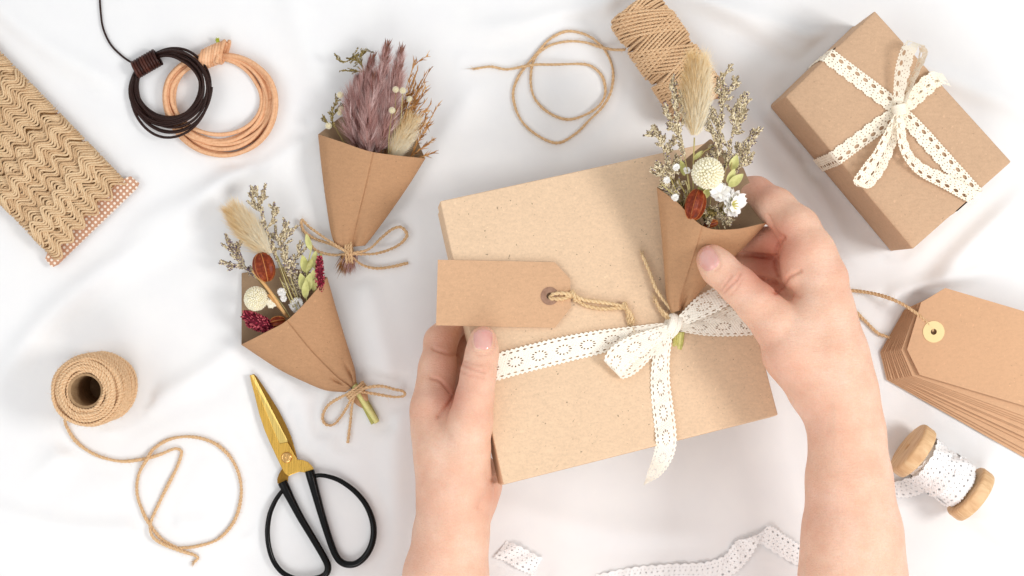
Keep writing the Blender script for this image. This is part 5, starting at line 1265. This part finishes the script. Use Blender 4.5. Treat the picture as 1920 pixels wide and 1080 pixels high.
# the arm by the tag
L_palm = [CP(790, 1900, 190, 120, 828, 1240, 200, 96), CP(828, 1240, 200, 96, 836, 1080, 215, 77), CP(836, 1080, 215, 77, 848, 1000, 222, 66), CP(848, 1000, 222, 66, 852, 930, 222, 68), CP(852, 930, 222, 66, 840, 850, 222, 62),
          CP(790, 1900, 150, 118, 832, 1240, 150, 88), CP(832, 1240, 150, 88, 840, 1010, 160, 68), CP(850, 980, 160, 66, 872, 910, 140, 60), CP(872, 925, 130, 62, 880, 905, 120, 62), CP(858, 900, 235, 62, 872, 840, 252, 50),
          CP(840, 850, 222, 60, 822, 775, 205, 50), CP(840, 860, 150, 58, 826, 780, 140, 48), CP(850, 880, 90, 52, 835, 790, 75, 42), CP(812, 800, 200, 38, 812, 760, 196, 38)]
L_index = [CP(812, 765, 200, 44, 821, 690, 170, 37), CP(821, 690, 170, 36, 826, 640, 140, 32), CP(826, 640, 140, 31, 862, 592, 92, 27), CP(862, 592, 92, 26, 935, 575, 66, 23), CP(818, 722, 178, 32, 826, 714, 170, 31)]
L_mid = [CP(826, 780, 140, 42, 838, 700, 105, 34), CP(838, 700, 105, 34, 850, 660, 75, 30), CP(850, 660, 75, 30, 905, 625, 45, 26), CP(905, 625, 45, 26, 960, 610, 35, 22)]
L_ring = [CP(832, 790, 85, 38, 850, 720, 55, 31), CP(850, 720, 55, 31, 900, 680, 32, 26), CP(900, 680, 32, 26, 950, 665, 30, 22)]
L_thumb = [CP(872, 850, 256, 50, 882, 790, 268, 42), CP(882, 790, 268, 42, 890, 745, 271, 36), CP(890, 745, 271, 36, 897, 700, 270, 33.5), CP(897, 700, 270, 33, 904, 662, 262, 31), CP(904, 662, 262, 31, 906, 637, 256, 28.5)]
armL, treeL = build_hand('arm', pe, [(28, L_palm), (12, L_index), (12, L_mid), (12, L_ring), (16, L_thumb)], 'hand laid along the box edge, its thumb pressing on the tag',
    [([(868, 683), (885, 691), (910, 698)], 2.0, 2.0, .18), ([(864, 696), (880, 703), (906, 708)], 1.9, 1.7, .14), ([(870, 676), (886, 681), (902, 683)], 1.8, 1.1, .1),
     ([(812, 653), (832, 660), (852, 666)], 3, 4.0, .08), ([(808, 708), (826, 714), (846, 736)], 3, 4.0, .08), ([(866, 690), (858, 725), (846, 752), (822, 780)], 3.2, 4.0, .10, 262),
     ([(884, 640), (885, 652), (895, 664), (912, 665), (926, 655), (928, 630)], 1.6, 1.2, .16), ([(922, 900), (915, 925), (900, 950)], 7, 4, .12), ([(780, 960), (860, 972), (920, 965)], 6, .5, .05)],
    [(835, 640, 34, .25), (845, 745, 32, .38), (835, 690, 32, .22), (905, 607, 20, .30), (892, 705, 30, .12), (935, 930, 26, .16), (790, 760, 50, .1), (820, 940, 60, .08), (900, 780, 30, .08), (790, 1050, 40, .12)])
nail(armL, treeL, (906, 631), 27, 20.5, -88)
# the arm by the bouquet
R_palm = [CP(1590, 1900, 250, 135, 1600, 1240, 285, 112), CP(1600, 1240, 285, 112, 1599, 1080, 295, 97), CP(1599, 1080, 295, 97, 1598, 1000, 300, 90), CP(1598, 1000, 300, 90, 1592, 900, 302, 77), CP(1592, 900, 302, 77, 1588, 810, 302, 68), CP(1588, 810, 302, 68, 1570, 735, 300, 72),
          CP(1590, 1900, 200, 130, 1600, 1240, 220, 105), CP(1600, 1240, 220, 105, 1592, 900, 235, 74), CP(1590, 820, 240, 66, 1560, 700, 225, 66), CP(1570, 735, 300, 72, 1556, 665, 300, 70), CP(1556, 665, 300, 66, 1546, 590, 298, 54), CP(1546, 590, 298, 54, 1541, 525, 292, 50),
          CP(1525, 720, 300, 54, 1490, 660, 300, 58), CP(1490, 660, 300, 56, 1500, 620, 296, 50), CP(1556, 640, 225, 58, 1548, 540, 225, 44), CP(1540, 660, 165, 50, 1535, 560, 165, 38)]
R_index = [CP(1541, 525, 292, 52, 1520, 475, 284, 48), CP(1520, 475, 284, 46, 1496, 428, 266, 42), CP(1496, 428, 266, 41, 1456, 388, 226, 36), CP(1456, 388, 226, 36, 1418, 362, 188, 32), CP(1418, 362, 188, 31, 1350, 352, 162, 26), CP(1500, 490, 280, 40, 1502, 512, 282, 40)]
R_mid = [CP(1540, 540, 245, 42, 1498, 476, 232, 38), CP(1498, 476, 232, 33, 1460, 453, 214, 30), CP(1460, 453, 214, 30, 1400, 448, 180, 27), CP(1400, 448, 180, 27, 1350, 440, 165, 24)]
R_ring = [CP(1530, 560, 200, 38, 1496, 515, 200, 30), CP(1496, 515, 200, 27, 1450, 500, 186, 25), CP(1450, 500, 186, 25, 1395, 490, 160, 23)]
R_pinky = [CP(1520, 590, 165, 34, 1486, 548, 172, 26), CP(1486, 548, 172, 23, 1440, 534, 158, 21), CP(1440, 534, 158, 21, 1400, 524, 145, 19)]
R_thumb = [CP(1490, 655, 302, 56, 1458, 610, 298, 47), CP(1458, 610, 300, 46, 1420, 570, 292, 40), CP(1420, 570, 292, 40, 1385, 536, 284, 36.5), CP(1385, 536, 284, 36, 1348, 503, 272, 34.5), CP(1348, 503, 272, 34, 1334, 486, 264, 31)]
armR, treeR = build_hand('arm', pe, [(28, R_palm), (12, R_index), (12, R_mid), (12, R_ring), (12, R_pinky), (16, R_thumb)], 'hand reaching over the box and pinching the bouquet cone',
    [([(1358, 547), (1368, 536), (1380, 526), (1388, 512)], 2.0, 2.0, .18), ([(1352, 543), (1360, 532), (1371, 517)], 1.9, 1.5, .12), ([(1368, 553), (1380, 541), (1392, 522)], 1.9, 1.2, .08),
     ([(1440, 406), (1449, 426), (1458, 438), (1470, 446)], 3.0, 5.0, .08), ([(1455, 548), (1468, 536), (1478, 520), (1500, 508)], 3.0, 4.5, .08), ([(1395, 476), (1430, 480), (1464, 484)], 3.4, 5.0, .06, 236), ([(1400, 519), (1430, 521), (1456, 527)], 3.2, 4.5, .06, 215), ([(1466, 448), (1456, 470), (1455, 495), (1462, 520)], 3.0, 4.0, .04), ([(1512, 500), (1540, 512), (1560, 508)], 5, .7, .06), ([(1470, 620), (1500, 640), (1530, 650)], 7, .5, .0), ([(1452, 548), (1475, 553), (1500, 556)], 3, 1.2, .12),
     ([(1304, 462), (1322, 456), (1338, 468), (1349, 486), (1350, 500), (1340, 508)], 1.6, 1.2, .18), ([(1302, 478), (1310, 494), (1325, 506)], 1.6, .8, .12)],
    [(1425, 350, 34, .30), (1445, 460, 40, .38), (1430, 510, 40, .42), (1470, 430, 26, .16), (1490, 470, 34, .15), (1316, 466, 24, .28), (1372, 528, 30, .14), (1455, 545, 20, .2), (1590, 500, 34, .10), (1530, 800, 50, .12), (1470, 700, 50, .14), (1530, 960, 60, .12), (1430, 640, 40, .12)])  # spots between the curled fingers put the gap's shade into the redness too
nail(armR, treeR, (1325, 484), 27, 21.5, -131)

# ------------------------------------------------------------------ the cloth lies flat under whatever presses on it
mask = np.zeros((nx, ny))
for o in list(COL.objects):
    if o.type != 'MESH' or o is cl or o.name.startswith(('arm', 'fingernail')): continue
    me = o.data; v = np.empty(len(me.vertices) * 3, np.float32); me.vertices.foreach_get('co', v); v = v.reshape(-1, 3) / S
    v = v + A3(*o['_o']); v = v[v[:, 2] < 16]
    if len(v) == 0: continue
    i = np.searchsorted(gx, v[:, 0]); j = np.searchsorted(gy, v[:, 1])
    ok = (i >= 0) & (i < nx) & (j >= 0) & (j < ny); mask[i[ok], j[ok]] = 1
for _ in range(2):                                     # grow one cell, then soften
    m_ = mask.copy()
    for dx in (-1, 0, 1):
        for dy in (-1, 0, 1): m_ = np.maximum(m_, np.roll(np.roll(mask, dx, 0), dy, 1))
    mask = m_
soft = mask.copy()
for _ in range(10): soft = .4 * soft + .15 * (np.roll(soft, 1, 0) + np.roll(soft, -1, 0) + np.roll(soft, 1, 1) + np.roll(soft, -1, 1))
soft = np.clip(np.maximum(soft * 1.3, mask), 0, 1)
# blurred once more so the fold runs smoothly into the flat
for _ in range(3): soft = np.maximum(mask, .4 * soft + .15 * (np.roll(soft, 1, 0) + np.roll(soft, -1, 0) + np.roll(soft, 1, 1) + np.roll(soft, -1, 1)))
free = np.where(GZ > 0, GZ, GZ * .8)
Zc = free * (1 - soft) - .8 * soft - .4
me = cl.data; v = np.stack([GX, GY, Zc], -1).reshape(-1, 3) * S
me.vertices.foreach_set('co', v.astype(np.float32).ravel()); me.update()
for o in COL.objects:
    for k in ('_o', '_n'):
        if k in o: del o[k]
